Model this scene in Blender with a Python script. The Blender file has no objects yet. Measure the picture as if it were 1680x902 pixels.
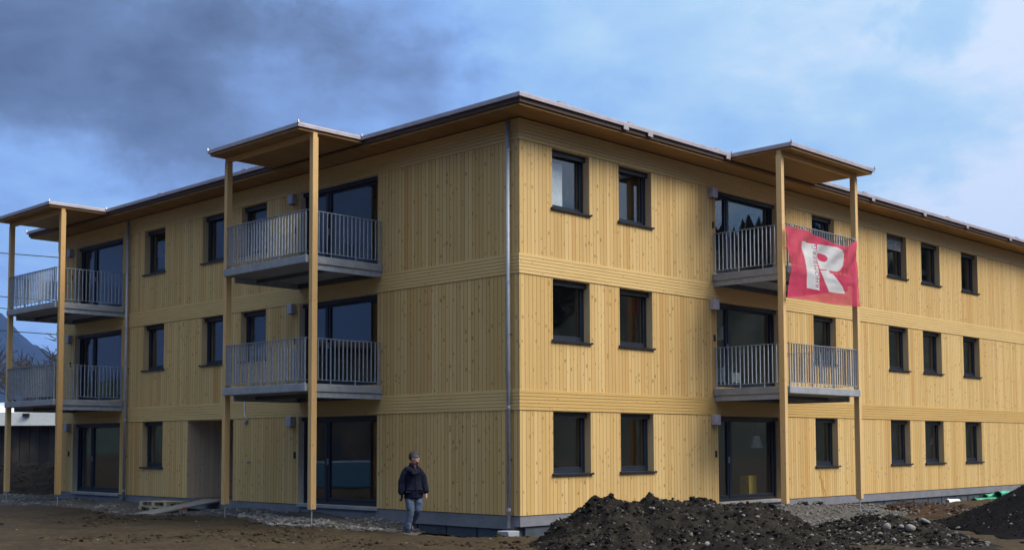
import bpy, bmesh, math, random
import numpy as np
from mathutils import Matrix, Vector
random.seed(7)
rng = np.random.default_rng(7)
C = bpy.context.scene.collection
sc = bpy.context.scene

# ------------------------------------------------------------------ camera
F = 1992.4303; CP = Vector((-18.7028, -18.0714, 1.5205)); YAW = 0.77460; PIT = 0.0612; ROL = -0.0033; PY = 606.4874
fw = Vector((math.cos(YAW)*math.cos(PIT), math.sin(YAW)*math.cos(PIT), math.sin(PIT)))
r0 = Vector((math.sin(YAW), -math.cos(YAW), 0)); u0 = r0.cross(fw)
rr = r0*math.cos(ROL)+u0*math.sin(ROL); uu = -r0*math.sin(ROL)+u0*math.cos(ROL)
cam = bpy.data.cameras.new('camera'); co = bpy.data.objects.new('camera', cam); C.objects.link(co)
M = Matrix((rr, uu, -fw)).transposed().to_4x4(); M.translation = CP; co.matrix_world = M
cam.sensor_width = 36; cam.sensor_fit = 'HORIZONTAL'; cam.lens = F*36/1680; cam.shift_y = (PY-451)/1680
cam.clip_start = 0.1; cam.clip_end = 20000
sc.camera = co

def ray(x, y): return fw*F + rr*(x-840) + uu*(PY-y)
def on(axis, val, x, y):
    d = ray(x, y); t = (val-CP[axis])/d[axis]; return CP+d*t
def at(x, dist, z=0.0):                      # plan point seen at picture column x, dist metres ahead
    d = ray(x, 728.6); h = Vector((math.cos(YAW), math.sin(YAW), 0)); t = dist/d.dot(h); p = CP+d*t; return Vector((p.x, p.y, z))

# ------------------------------------------------------------------ world
SUN_EL = math.radians(45); SUN_AZ = math.radians(-62)          # direction TO the sun: angle from +X
sd = Vector((math.cos(SUN_AZ)*math.cos(SUN_EL), math.sin(SUN_AZ)*math.cos(SUN_EL), math.sin(SUN_EL)))
w = bpy.data.worlds.new('World'); sc.world = w; w.use_nodes = True
nt = w.node_tree; N = nt.nodes; L = nt.links; N.clear()
def nd(t, **k):
    n = N.new(t)
    for a, b in k.items(): setattr(n, a, b)
    return n
def math_(op, a, b=None, c=None, clamp=False):
    n = nd('ShaderNodeMath', operation=op, use_clamp=clamp)
    for i, v in enumerate((a, b, c)):
        if v is None: continue
        if isinstance(v, (int, float)): n.inputs[i].default_value = v
        else: L.new(v, n.inputs[i])
    return n.outputs[0]
def mixc(f, a, b):
    n = nd('ShaderNodeMix', data_type='RGBA')
    for s, v in ((n.inputs['Factor'], f), (n.inputs[6], a), (n.inputs[7], b)):
        if isinstance(v, (int, float)): s.default_value = v
        elif isinstance(v, tuple): s.default_value = v if len(v) == 4 else (*v, 1)
        else: L.new(v, s)
    return n.outputs[2]
tc = nd('ShaderNodeTexCoord'); D = tc.outputs['Generated']
sep = nd('ShaderNodeSeparateXYZ'); L.new(D, sep.inputs[0])
X, Y, Z = sep.outputs
sky = nd('ShaderNodeTexSky', sky_type='NISHITA', sun_disc=False, sun_elevation=SUN_EL, sun_rotation=math.radians(90)-SUN_AZ)
sky.air_density = 1.2; sky.dust_density = 1.0
# cloud sheet coordinates (direction projected on a plane high above)
zz = math_('ADD', math_('MAXIMUM', Z, 0.0), 0.22)
cx = math_('DIVIDE', X, zz); cy = math_('DIVIDE', Y, zz)
cmb = nd('ShaderNodeCombineXYZ'); L.new(cx, cmb.inputs[0]); L.new(cy, cmb.inputs[1])
def noise(scale, detail=6, rough=.55, vec=None, dist=0.0, off=0):
    n = nd('ShaderNodeTexNoise'); n.inputs['Scale'].default_value = scale; n.inputs['Detail'].default_value = detail
    n.inputs['Roughness'].default_value = rough; n.inputs['Distortion'].default_value = dist
    m = nd('ShaderNodeMapping'); m.inputs['Location'].default_value = (off, off*.7, off*.3)
    L.new(vec if vec else cmb.outputs[0], m.inputs[0]); L.new(m.outputs[0], n.inputs['Vector'])
    return n.outputs['Fac']
def ramp(v, a, b):
    n = nd('ShaderNodeMapRange', interpolation_type='SMOOTHSTEP'); L.new(v, n.inputs[0])
    n.inputs[1].default_value = a; n.inputs[2].default_value = b; return n.outputs[0]
# bright-to-dark direction across the sky: toward +X / -Y the cloud is thin and bright
side = math_('ADD', math_('MULTIPLY', X, 0.72), math_('MULTIPLY', Y, -0.69))
n1 = noise(1.0, 7, .5, dist=.35, off=3.1)
n2 = noise(2.9, 7, .55, dist=.3, off=9.3)
n3 = noise(7.5, 6, .62, dist=.3, off=1.7)
wx = nd('ShaderNodeVectorMath', operation='ADD')            # wobble the direction so the cloud masses get ragged edges
wn = nd('ShaderNodeTexNoise'); wn.inputs['Scale'].default_value = 7.0; wn.inputs['Detail'].default_value = 6; wn.inputs['Roughness'].default_value = .6; L.new(D, wn.inputs['Vector'])
wm = nd('ShaderNodeVectorMath', operation='MULTIPLY_ADD'); L.new(wn.outputs['Color'], wm.inputs[0]); wm.inputs[1].default_value = (.26, .26, .13); wm.inputs[2].default_value = (-.13, -.13, -.065)
L.new(D, wx.inputs[0]); L.new(wm.outputs[0], wx.inputs[1])
wnm = nd('ShaderNodeVectorMath', operation='NORMALIZE'); L.new(wx.outputs[0], wnm.inputs[0])
def mass(az, el, rx, rz, amt):     # one lighter or darker sky mass centred on a compass direction (degrees), elliptical
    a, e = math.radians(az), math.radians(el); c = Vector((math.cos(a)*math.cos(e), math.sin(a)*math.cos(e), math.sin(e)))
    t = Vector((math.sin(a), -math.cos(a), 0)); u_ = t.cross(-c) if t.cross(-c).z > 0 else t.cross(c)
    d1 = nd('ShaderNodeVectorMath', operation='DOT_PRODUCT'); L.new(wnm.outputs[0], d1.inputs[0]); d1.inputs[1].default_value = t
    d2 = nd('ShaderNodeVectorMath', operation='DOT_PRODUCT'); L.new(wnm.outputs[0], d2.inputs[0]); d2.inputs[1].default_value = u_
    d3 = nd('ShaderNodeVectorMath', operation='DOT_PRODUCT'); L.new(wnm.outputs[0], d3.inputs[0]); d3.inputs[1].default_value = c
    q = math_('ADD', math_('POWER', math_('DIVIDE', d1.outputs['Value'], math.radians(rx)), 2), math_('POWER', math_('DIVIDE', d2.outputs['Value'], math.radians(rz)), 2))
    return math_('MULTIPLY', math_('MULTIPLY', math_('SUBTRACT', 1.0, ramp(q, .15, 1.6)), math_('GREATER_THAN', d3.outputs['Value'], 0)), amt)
s2 = math_('ADD', math_('MULTIPLY', side, .60), .755)
for args in ((68, 19, 11, 5.0, -.25), (54, 14.5, 8.5, 5.0, -.24), (50, 19, 9, 2.5, -.10), (66, 9.5, 9, 4.0, .10), (22.5, 9.5, 2.5, 2.0, .14), (43, 19.5, 3.5, 2.5, .10), (38, 14, 6, 3.5, -.10), (29, 13.5, 6, 2.2, -.08), (24, 18.5, 2.2, 1.8, -.10), (36, 11.5, 2.5, 1.2, .08), (208, 52, 55, 34, .66), (125, 13, 36, 16, -.50), (-92, 5, 88, 26, -1.15), (-36, 16, 10, 6.5, .95)): s2 = math_('ADD', s2, mass(*args))  # masses after the in-frame clouds are unseen, added to shape facade light and reflections
s2 = math_('ADD', s2, math_('MULTIPLY', math_('SUBTRACT', n1, .5), .30))
s2 = math_('ADD', s2, math_('MULTIPLY', math_('SUBTRACT', n2, .5), .46))
s2 = math_('ADD', s2, math_('MULTIPLY', math_('SUBTRACT', n3, .5), .24))
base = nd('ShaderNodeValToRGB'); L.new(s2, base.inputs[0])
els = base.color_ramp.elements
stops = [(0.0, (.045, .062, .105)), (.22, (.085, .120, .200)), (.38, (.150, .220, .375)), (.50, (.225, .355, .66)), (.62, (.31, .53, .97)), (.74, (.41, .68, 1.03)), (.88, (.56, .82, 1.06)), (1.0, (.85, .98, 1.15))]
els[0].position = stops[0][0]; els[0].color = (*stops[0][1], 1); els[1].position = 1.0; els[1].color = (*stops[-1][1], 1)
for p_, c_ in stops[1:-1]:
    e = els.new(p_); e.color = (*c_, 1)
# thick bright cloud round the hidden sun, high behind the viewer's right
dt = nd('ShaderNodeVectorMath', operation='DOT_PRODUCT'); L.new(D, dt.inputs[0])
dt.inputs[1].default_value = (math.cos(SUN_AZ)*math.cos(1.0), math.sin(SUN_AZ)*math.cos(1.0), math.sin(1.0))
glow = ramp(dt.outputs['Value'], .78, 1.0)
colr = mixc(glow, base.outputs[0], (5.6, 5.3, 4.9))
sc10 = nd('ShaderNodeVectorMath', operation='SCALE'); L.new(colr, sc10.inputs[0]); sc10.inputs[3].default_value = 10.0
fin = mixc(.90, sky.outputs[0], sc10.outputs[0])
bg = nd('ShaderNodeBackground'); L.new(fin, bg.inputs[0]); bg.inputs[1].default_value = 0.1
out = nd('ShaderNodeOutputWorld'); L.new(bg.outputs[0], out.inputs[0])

sun = bpy.data.lights.new('sun', 'SUN'); sun.energy = 2.9; sun.angle = math.radians(26); sun.color = (1.0, .93, .82)
so = bpy.data.objects.new('sun', sun); C.objects.link(so); so.rotation_euler = sd.to_track_quat('Z', 'Y').to_euler(); so.location = (0, -30, 30)
sc.view_settings.view_transform = 'Standard'; sc.view_settings.look = 'None'; sc.view_settings.gamma = 1.0
sc.view_settings.exposure = 0.0; sc.view_settings.use_curve_mapping = False

# ------------------------------------------------------------------ materials
class Mat:
    def __init__(s, name):
        s.m = bpy.data.materials.new(name); s.m.use_nodes = True; s.t = s.m.node_tree; s.t.nodes.clear()
        s.o = s.n('ShaderNodeOutputMaterial'); s.b = s.n('ShaderNodeBsdfPrincipled'); s.l(s.b.outputs[0], s.o.inputs[0])
    def n(s, t, **k):
        n = s.t.nodes.new(t)
        for a, b in k.items(): setattr(n, a, b)
        return n
    def l(s, a, b): s.t.links.new(a, b)
    def set(s, inp, v):
        if isinstance(v, (int, float)): inp.default_value = v
        elif isinstance(v, tuple): inp.default_value = (*v, 1) if (len(v) == 3 and inp.type == 'RGBA') else v
        else: s.l(v, inp)
    def math(s, op, *a, clamp=False):
        n = s.n('ShaderNodeMath', operation=op, use_clamp=clamp)
        for i, v in enumerate(a): s.set(n.inputs[i], v)
        return n.outputs[0]
    def mix(s, f, a, b, bt='MIX'):
        n = s.n('ShaderNodeMix', data_type='RGBA', blend_type=bt)
        s.set(n.inputs['Factor'], f); s.set(n.inputs[6], a); s.set(n.inputs[7], b); return n.outputs[2]
    def pos(s, scale=(1, 1, 1), loc=(0, 0, 0)):
        c = s.n('ShaderNodeTexCoord'); m = s.n('ShaderNodeMapping'); m.inputs['Scale'].default_value = scale; m.inputs['Location'].default_value = loc
        s.l(c.outputs['Object'], m.inputs[0]); return m.outputs[0]
    def noise(s, vec, scale, detail=4, rough=.5, dist=0.0):
        n = s.n('ShaderNodeTexNoise'); s.l(vec, n.inputs['Vector']); n.inputs['Scale'].default_value = scale
        n.inputs['Detail'].default_value = detail; n.inputs['Roughness'].default_value = rough; n.inputs['Distortion'].default_value = dist
        return n.outputs['Fac']
    def ramp(s, v, a, b, lo=0.0, hi=1.0):
        n = s.n('ShaderNodeMapRange', interpolation_type='SMOOTHSTEP'); s.l(v, n.inputs[0])
        for i, q in enumerate((a, b, lo, hi)): n.inputs[i+1].default_value = q
        return n.outputs[0]
    def bump(s, h, strength=.5, dist=.01):
        n = s.n('ShaderNodeBump'); n.inputs['Strength'].default_value = strength; n.inputs['Distance'].default_value = dist
        s.l(h, n.inputs['Height']); s.l(n.outputs[0], s.b.inputs['Normal'])
    def fin(s, col, rough=.6, metal=0.0, spec=None):
        s.set(s.b.inputs['Base Color'], col); s.set(s.b.inputs['Roughness'], rough); s.set(s.b.inputs['Metallic'], metal)
        if spec is not None: s.b.inputs['Specular IOR Level'].default_value = spec
        return s.m

def wood(name, light, dark, knot, board=.1, along='z', width='xy', groove=.045, tint=.0, gap=.45, offs=0.0, knots=1.0, storeys=False):
    m = Mat(name)
    c = m.n('ShaderNodeTexCoord'); sp = m.n('ShaderNodeSeparateXYZ'); m.l(c.outputs['Object'], sp.inputs[0])
    ax = dict(x=sp.outputs[0], y=sp.outputs[1], z=sp.outputs[2])
    u = m.math('ADD', ax['x'], ax['y']) if width == 'xy' else ax[width]
    if along == 'xy': v = m.math('ADD', ax['x'], ax['y'])
    else: v = ax[along]
    u = m.math('ADD', u, offs)
    if storeys: u = m.math('ADD', u, m.math('MULTIPLY', m.math('FLOOR', m.math('DIVIDE', m.math('ADD', ax['z'], .5), 2.95)), 113.37))
    if board:
        vo = m.n('ShaderNodeTexVoronoi', voronoi_dimensions='1D', feature='F1'); vo.inputs['Scale'].default_value = 1/board; vo.inputs['Randomness'].default_value = gap
        m.l(u, vo.inputs['W']); sv = m.n('ShaderNodeSeparateColor'); m.l(vo.outputs['Color'], sv.inputs[0])
        ve = m.n('ShaderNodeTexVoronoi', voronoi_dimensions='1D', feature='DISTANCE_TO_EDGE'); ve.inputs['Scale'].default_value = 1/board; ve.inputs['Randomness'].default_value = gap
        m.l(u, ve.inputs['W']); edge = m.ramp(ve.outputs['Distance'], groove*.4, groove)
        rnd, rnd2 = sv.outputs[0], sv.outputs[1]
    else:
        oi = m.n('ShaderNodeObjectInfo'); rnd = oi.outputs['Random']; rnd2 = rnd; edge = None
    cb = m.n('ShaderNodeCombineXYZ'); m.l(u, cb.inputs[0]); m.l(v, cb.inputs[2])
    # board random shifts the grain
    m.l(m.math('MULTIPLY', rnd2, 37.0), cb.inputs[1])
    mp = m.n('ShaderNodeMapping'); m.l(cb.outputs[0], mp.inputs[0]); mp.inputs['Scale'].default_value = (38, 1, 1.3)
    grain = m.noise(mp.outputs[0], 1.0, 4, .6, .6)
    mp3 = m.n('ShaderNodeMapping'); m.l(cb.outputs[0], mp3.inputs[0]); mp3.inputs['Scale'].default_value = (5, 1, .6)
    broad = m.noise(mp3.outputs[0], 1.0, 3, .5, .3)
    # knots
    mp2 = m.n('ShaderNodeMapping'); m.l(cb.outputs[0], mp2.inputs[0]); mp2.inputs['Scale'].default_value = (9.5, 1, 6.5)
    vk = m.n('ShaderNodeTexVoronoi', feature='F1'); m.l(mp2.outputs[0], vk.inputs['Vector']); vk.inputs['Scale'].default_value = 1.0; vk.inputs['Randomness'].default_value = 1.0
    skc = m.n('ShaderNodeSeparateColor'); m.l(vk.outputs['Color'], skc.inputs[0])
    rad = m.math('MULTIPLY', m.ramp(skc.outputs[0], .45, .95), .30*knots)
    kn = m.math('MULTIPLY', m.math('SUBTRACT', 1.0, m.math('DIVIDE', vk.outputs['Distance'], m.math('ADD', rad, .0001)), clamp=True), 2.2, clamp=True)
    t = m.math('ADD', m.math('MULTIPLY', rnd, .52), m.math('MULTIPLY', grain, .44))
    col = m.mix(m.ramp(t, .2, .8), light, dark)
    col = m.mix(m.math('MULTIPLY', m.ramp(broad, .45, .8), .35), col, tuple(x*.82 for x in dark))
    col = m.mix(m.math('MULTIPLY', kn, .62), col, knot)
    if board and storeys:
        vb = m.n('ShaderNodeTexVoronoi', voronoi_dimensions='1D', feature='F1'); vb.inputs['Scale'].default_value = .9; m.l(u, vb.inputs['W'])
        sb = m.n('ShaderNodeSeparateColor'); m.l(vb.outputs['Color'], sb.inputs[0])
        col = m.mix(m.ramp(sb.outputs[0], 0.3, .9, 0, .30), col, (.56, .36, .13))
        col = m.mix(m.math('MULTIPLY', m.ramp(rnd2, .90, .96), .5), col, (.47, .24, .07))
    # weather: faint patches
    pw = m.noise(m.pos((.5, .5, .35)), 1.0, 4, .6)
    col = m.mix(m.ramp(pw, .45, .75, 0.0, .13), col, (.36, .27, .15))
    if edge is not None:
        col = m.mix(m.math('MULTIPLY', m.math('SUBTRACT', 1.0, edge), .88), col, tuple(x*.22 for x in dark))
        m.bump(m.math('ADD', edge, m.math('MULTIPLY', grain, .08)), .8, .006)
    else:
        m.bump(grain, .25, .004)
    return m.fin(col, .62, spec=.3)

SPR_L = (.64, .455, .200); SPR_D = (.53, .345, .124); KN = (.17, .075, .03)
MT = {}
MT['clad'] = wood('spruce_vertical_boards', SPR_L, SPR_D, KN, board=.122, groove=.060, knots=1.25, gap=.22, storeys=True)
MT['band'] = wood('spruce_horizontal_boards', (.63, .45, .195), (.52, .34, .118), KN, board=0, along='xy', width='z', knots=.7)
MT['post'] = wood('spruce_glulam', (.66, .45, .21), (.55, .33, .125), (.2, .085, .03), board=0, along='z', width='xy', knots=.7)
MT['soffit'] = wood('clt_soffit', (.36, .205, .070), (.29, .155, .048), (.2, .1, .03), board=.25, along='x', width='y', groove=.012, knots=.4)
MT['reveal'] = wood('reveal_board', (.60, .46, .27), (.50, .36, .19), KN, board=0, along='z', width='xy', knots=.5)
MT['pale_panel'] = wood('pale_grey_panel', (.62, .50, .37), (.53, .41, .28), (.22, .15, .1), board=.16, groove=.02)
MT['pale_jamb'] = wood('pale_jamb_board', (.66, .58, .44), (.58, .49, .35), KN, board=0, knots=.3)
MT['oldwood'] = wood('pallet_wood', (.50, .43, .31), (.36, .29, .19), (.12, .08, .05), board=0, along='y', width='x', knots=.6)
MT['plank'] = wood('weathered_plank', (.32, .31, .29), (.22, .21, .19), (.10, .09, .08), board=0, along='x', width='y', knots=.5)
MT['darkwood'] = wood('dark_shed_boards', (.030, .030, .034), (.014, .014, .017), (.01, .01, .01), board=.5, groove=.06)

def plain(name, col, rough=.5, metal=0.0, var=.12, scale=6.0, bump=0.0, spec=None):
    m = Mat(name); n = m.noise(m.pos(), scale, 5, .6)
    c = m.mix(m.ramp(n, .3, .7), tuple(x*(1-var) for x in col), tuple(min(1, x*(1+var)) for x in col))
    if bump: m.bump(m.noise(m.pos(), scale*6, 4, .6), bump, .01)
    return m.fin(c, m.ramp(n, .2, .8, rough*.85, min(1, rough*1.15)), metal, spec)
MT['frame'] = plain('anthracite_window_frame', (.011, .017, .031), .38, 0, .08)
MT['sill'] = plain('anthracite_sill', (.030, .034, .044), .3, .3, .1)
MT['fascia'] = plain('zinc_fascia', (.43, .39, .42), .42, .35, .10, 2.5)
MT['fascia_edge'] = plain('brown_roof_edge', (.060, .030, .020), .6, 0, .2)
MT['galv'] = plain('galvanised_steel', (.30, .345, .40), .55, .1, .14, 9)
MT['steel_dark'] = plain('dark_steel_beam', (.09, .10, .12), .5, .4, .15)
MT['concrete'] = plain('precast_concrete', (.27, .29, .32), .8, 0, .14, 4, .3)
MT['block'] = plain('dark_foundation', (.045, .058, .078), .8, 0, .3, 3, .2)
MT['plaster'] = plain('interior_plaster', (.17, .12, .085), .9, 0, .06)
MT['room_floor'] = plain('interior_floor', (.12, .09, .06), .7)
MT['shade'] = plain('lamp_shade', (.80, .82, .84), .7)
MT['lightbox'] = plain('wall_light_grey', (.42, .42, .50), .45, .2)
MT['black'] = plain('black_plastic', (.012, .012, .014), .45)
MT['pipe'] = plain('zinc_downpipe', (.36, .38, .43), .5, .3, .12, 5)
MT['white'] = plain('white_plastic', (.72, .76, .80), .5)
MT['green'] = plain('green_pipe_plastic', (.01, .27, .15), .4, 0, .12)
MT['orange'] = plain('orange_clay', (.45, .20, .09), .7, 0, .2)
MT['blue'] = plain('blue_tarpaulin', (.015, .07, .15), .5, 0, .25)
MT['grassy'] = plain('meadow', (.035, .06, .02), .9, 0, .3)
MT['shedroof'] = plain('pale_metal_roof', (.72, .76, .76), .5, 0, .06)
MT['bark'] = plain('dark_bark', (.030, .026, .024), .9, 0, .3)
MT['conifer'] = plain('conifer_green', (.020, .034, .020), .9, 0, .5, .6)
MT['insul'] = plain('insulation_packs', (.38, .47, .47), .7, 0, .15)
MT['yellow'] = plain('yellow_carton', (.52, .34, .03), .6)
MT['cable'] = plain('black_cable', (.01, .01, .012), .6)
MT['yellowhose'] = plain('yellow_cable', (.55, .30, .05), .5)

m = Mat('plinth_board'); n = m.noise(m.pos((1, 1, 2)), 2.2, 5, .6); n2 = m.noise(m.pos((1, 1, 1)), 14, 4, .6)
MT['plinth'] = m.fin(m.mix(m.ramp(n2, .35, .75, 0, .35), m.mix(m.ramp(n, .3, .7), (.130, .138, .165), (.180, .190, .222)), (.21, .215, .225)), .75)

def glassmat():
    m = Mat('window_glass'); t = m.t; t.nodes.remove(m.b)
    tr = m.n('ShaderNodeBsdfTransparent'); tr.inputs[0].default_value = (.95, .97, .97, 1)
    gl = m.n('ShaderNodeBsdfGlossy'); gl.inputs['Roughness'].default_value = .006; gl.inputs[0].default_value = (.92, .96, 1, 1)
    fr = m.n('ShaderNodeLayerWeight'); fr.inputs[0].default_value = .5
    nb = m.noise(m.pos(), 1.3, 2, .4); bp = m.n('ShaderNodeBump'); bp.inputs['Strength'].default_value = .012; bp.inputs['Distance'].default_value = .02
    m.l(nb, bp.inputs['Height']); m.l(bp.outputs[0], gl.inputs['Normal'])
    f = m.math('ADD', .070, m.math('MULTIPLY', m.math('POWER', fr.outputs['Facing'], 5.0), .9), clamp=True)
    mx = m.n('ShaderNodeMixShader'); m.l(f, mx.inputs[0]); m.l(tr.outputs[0], mx.inputs[1]); m.l(gl.outputs[0], mx.inputs[2]); m.l(mx.outputs[0], m.o.inputs[0])
    return m.m
MT['glass'] = glassmat()

def soil(name, a, b, c, scale=1.0, st=0.0, rough=.95, bump=.8, wet=0.0, spec=.08):
    m = Mat(name)
    n1 = m.noise(m.pos(), .9*scale, 6, .6, .4); n2 = m.noise(m.pos(), 9*scale, 6, .65); n3 = m.noise(m.pos(), 45*scale, 4, .6)
    col = m.mix(m.ramp(n1, .35, .65), a, b); col = m.mix(m.ramp(n2, .42, .72, 0, .8), col, c)
    if st:
        v = m.n('ShaderNodeTexVoronoi'); m.l(m.pos(), v.inputs['Vector']); v.inputs['Scale'].default_value = 26*scale
        s = m.n('ShaderNodeSeparateColor'); m.l(v.outputs['Color'], s.inputs[0])
        f = m.math('MULTIPLY', m.ramp(s.outputs[0], 1-st, 1-st+.04), m.math('SUBTRACT', 1.0, m.ramp(v.outputs['Distance'], .25, .42)))
        col = m.mix(f, col, (.17, .165, .15))
    m.bump(m.math('ADD', m.math('MULTIPLY', n2, .6), m.math('MULTIPLY', n3, .4)), bump, .05)
    r = m.ramp(n1, .4, .7, rough-wet, rough)
    return m.fin(col, r, spec=spec)
MT['mud'] = soil('brown_mud', (.043, .032, .0185), (.064, .048, .029), (.018, .0135, .0088), st=.03, bump=.6, wet=.3)
MT['darksoil'] = soil('dark_soil', (.016, .0138, .0115), (.029, .0245, .0195), (.0075, .0068, .006), st=.05)
MT['brownsoil'] = soil('brown_soil', (.062, .036, .020), (.040, .026, .018), (.020, .014, .010), st=.03)
MT['gravelbed'] = soil('gravel_bed', (.082, .077, .071), (.055, .050, .045), (.15, .145, .14), scale=2.0, st=.3)
MT['blackgravel'] = soil('dark_gravel', (.0055, .0056, .0068), (.0085, .0085, .0098), (.0035, .0035, .004), scale=3.0, st=.03)
m = Mat('stone_grey'); g = m.n('ShaderNodeNewGeometry'); rv = g.outputs['Random Per Island']; nn = m.noise(m.pos(), 30, 4, .6)
MT['stone'] = m.fin(m.mix(m.ramp(nn, .3, .7, 0, .5), m.mix(rv, (.038, .034, .029), (.17, .16, .145)), (.15, .14, .13)), .9)
m = Mat('stone_pale'); g = m.n('ShaderNodeNewGeometry'); rv = g.outputs['Random Per Island']; nn = m.noise(m.pos(), 30, 4, .6)
MT['stone_pale'] = m.fin(m.mix(m.ramp(nn, .3, .7, 0, .4), m.mix(rv, (.055, .050, .044), (.22, .205, .185)), (.22, .21, .2)), .9)

# ------------------------------------------------------------------ mesh helpers
class MB:
    def __init__(s): s.v = []; s.f = []
    def box(s, x0, x1, y0, y1, z0, z1):
        i = len(s.v)
        s.v += [(x0, y0, z0), (x1, y0, z0), (x1, y1, z0), (x0, y1, z0), (x0, y0, z1), (x1, y0, z1), (x1, y1, z1), (x0, y1, z1)]
        s.f += [tuple(i+k for k in q) for q in ((0, 3, 2, 1), (4, 5, 6, 7), (0, 1, 5, 4), (1, 2, 6, 5), (2, 3, 7, 6), (3, 0, 4, 7))]; return s
    def fb(s, face, u0, u1, d0, d1, z0, z1):
        return s.box(u0, u1, d0, d1, z0, z1) if face == 'R' else s.box(d0, d1, u0, u1, z0, z1)
    def quad(s, *p):
        i = len(s.v); s.v += [tuple(q) for q in p]; s.f.append(tuple(range(i, i+len(p)))); return s
    def fq(s, face, *p):     # points (u,d,z)
        return s.quad(*[(a, b, c) if face == 'R' else (b, a, c) for a, b, c in p])
    def prism(s, poly, axis_pts):   # poly points already 3d at start, translate vector
        a = [Vector(p) for p in poly]; t = Vector(axis_pts); n = len(a); i = len(s.v)
        s.v += [tuple(p) for p in a]+[tuple(p+t) for p in a]
        s.f.append(tuple(i+k for k in range(n))[::-1]); s.f.append(tuple(i+n+k for k in range(n)))
        for k in range(n): s.f.append((i+k, i+(k+1) % n, i+n+(k+1) % n, i+n+k))
        return s
    def tube(s, pts, rad, seg=10, cap=True, hollow=False):
        pts = [Vector(p) for p in pts]; i0 = len(s.v); n = len(pts)
        rads = rad if isinstance(rad, (list, tuple)) else [rad]*n
        up = Vector((0, 0, 1))
        for k, p in enumerate(pts):
            t = (pts[min(k+1, n-1)]-pts[max(k-1, 0)]).normalized()
            a = t.cross(up) if abs(t.dot(up)) < .95 else t.cross(Vector((1, 0, 0))); a.normalize(); b = t.cross(a)
            for q in range(seg):
                th = 2*math.pi*q/seg; s.v.append(tuple(p+(a*math.cos(th)+b*math.sin(th))*rads[k]))
        for k in range(n-1):
            for q in range(seg):
                a_, b_ = i0+k*seg+q, i0+k*seg+(q+1) % seg; s.f.append((a_, b_, b_+seg, a_+seg))
        if cap:
            s.f.append(tuple(i0+q for q in range(seg))[::-1]); s.f.append(tuple(i0+(n-1)*seg+q for q in range(seg)))
        return s
    def build(s, name, mat, parent=None, smooth=False, bevel=0.0, recalc=True, loc=None, rotz=None):
        me = bpy.data.meshes.new(name); me.from_pydata([tuple(v) for v in s.v], [], s.f)
        if recalc:
            b = bmesh.new(); b.from_mesh(me); bmesh.ops.recalc_face_normals(b, faces=b.faces); b.to_mesh(me); b.free()
        return link(name, me, mat, parent, smooth, bevel, loc, rotz)
def link(name, me, mat, parent=None, smooth=False, bevel=0.0, loc=None, rotz=None):
    if mat: me.materials.append(MT[mat] if isinstance(mat, str) else mat)
    if smooth: me.polygons.foreach_set('use_smooth', [True]*len(me.polygons))
    o = bpy.data.objects.new(name, me); C.objects.link(o)
    if parent: o.parent = parent
    if loc: o.location = loc
    if rotz is not None: o.rotation_euler = (0, 0, rotz)
    if bevel:
        md = o.modifiers.new('bevel', 'BEVEL'); md.width = bevel; md.segments = 2; md.limit_method = 'ANGLE'
    return o
def tag(o, label=None, cat=None, group=None, kind=None):
    for k, v in (('label', label), ('category', cat), ('group', group), ('kind', kind)):
        if v: o[k] = v
    return o
def empty(name, loc=(0, 0, 0), rz=0.0):
    o = bpy.data.objects.new(name, None); C.objects.link(o); o.location = loc; o.rotation_euler = (0, 0, rz); o.empty_display_size = .3; return o
def hsh(ix, iy, seed):
    h = (ix.astype(np.int64)*374761393+iy.astype(np.int64)*668265263+seed*974634777) & 0xffffffff
    h = ((h ^ (h >> 13))*1274126177) & 0xffffffff; h = h ^ (h >> 16)
    return (h & 0xffff)/65535.0
def vnoise(x, y, seed=0):
    ix = np.floor(x); iy = np.floor(y); fx = x-ix; fy = y-iy; fx = fx*fx*(3-2*fx); fy = fy*fy*(3-2*fy)
    a = hsh(ix, iy, seed); b = hsh(ix+1, iy, seed); c = hsh(ix, iy+1, seed); d = hsh(ix+1, iy+1, seed)
    return (a*(1-fx)+b*fx)*(1-fy)+(c*(1-fx)+d*fx)*fy-.5
def fbm(x, y, f=1.0, o=4, seed=0, g=.5):
    r = 0; a = 1.0
    for k in range(o): r = r+a*vnoise(x*f+k*17.3, y*f+k*5.1, seed+k); f *= 2.03; a *= g
    return r
def sm(x, a, b): t = np.clip((x-a)/(b-a), 0, 1); return t*t*(3-2*t)
def grid_mesh(name, XX, YY, ZZ, mat, keep=None, smooth=True, parent=None):
    h, w_ = XX.shape; V = np.stack([XX.ravel(), YY.ravel(), ZZ.ravel()], 1)
    idx = np.arange(h*w_).reshape(h, w_)
    q = np.stack([idx[:-1, :-1], idx[:-1, 1:], idx[1:, 1:], idx[1:, :-1]], -1).reshape(-1, 4)
    if keep is not None:
        k = keep.ravel(); q = q[k[q].any(1)]
        used = np.unique(q); re = np.full(h*w_, -1); re[used] = np.arange(len(used)); V = V[used]; q = re[q]
    me = bpy.data.meshes.new(name); me.from_pydata(V.tolist(), [], q.tolist())
    return link(name, me, mat, parent, smooth)
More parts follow.
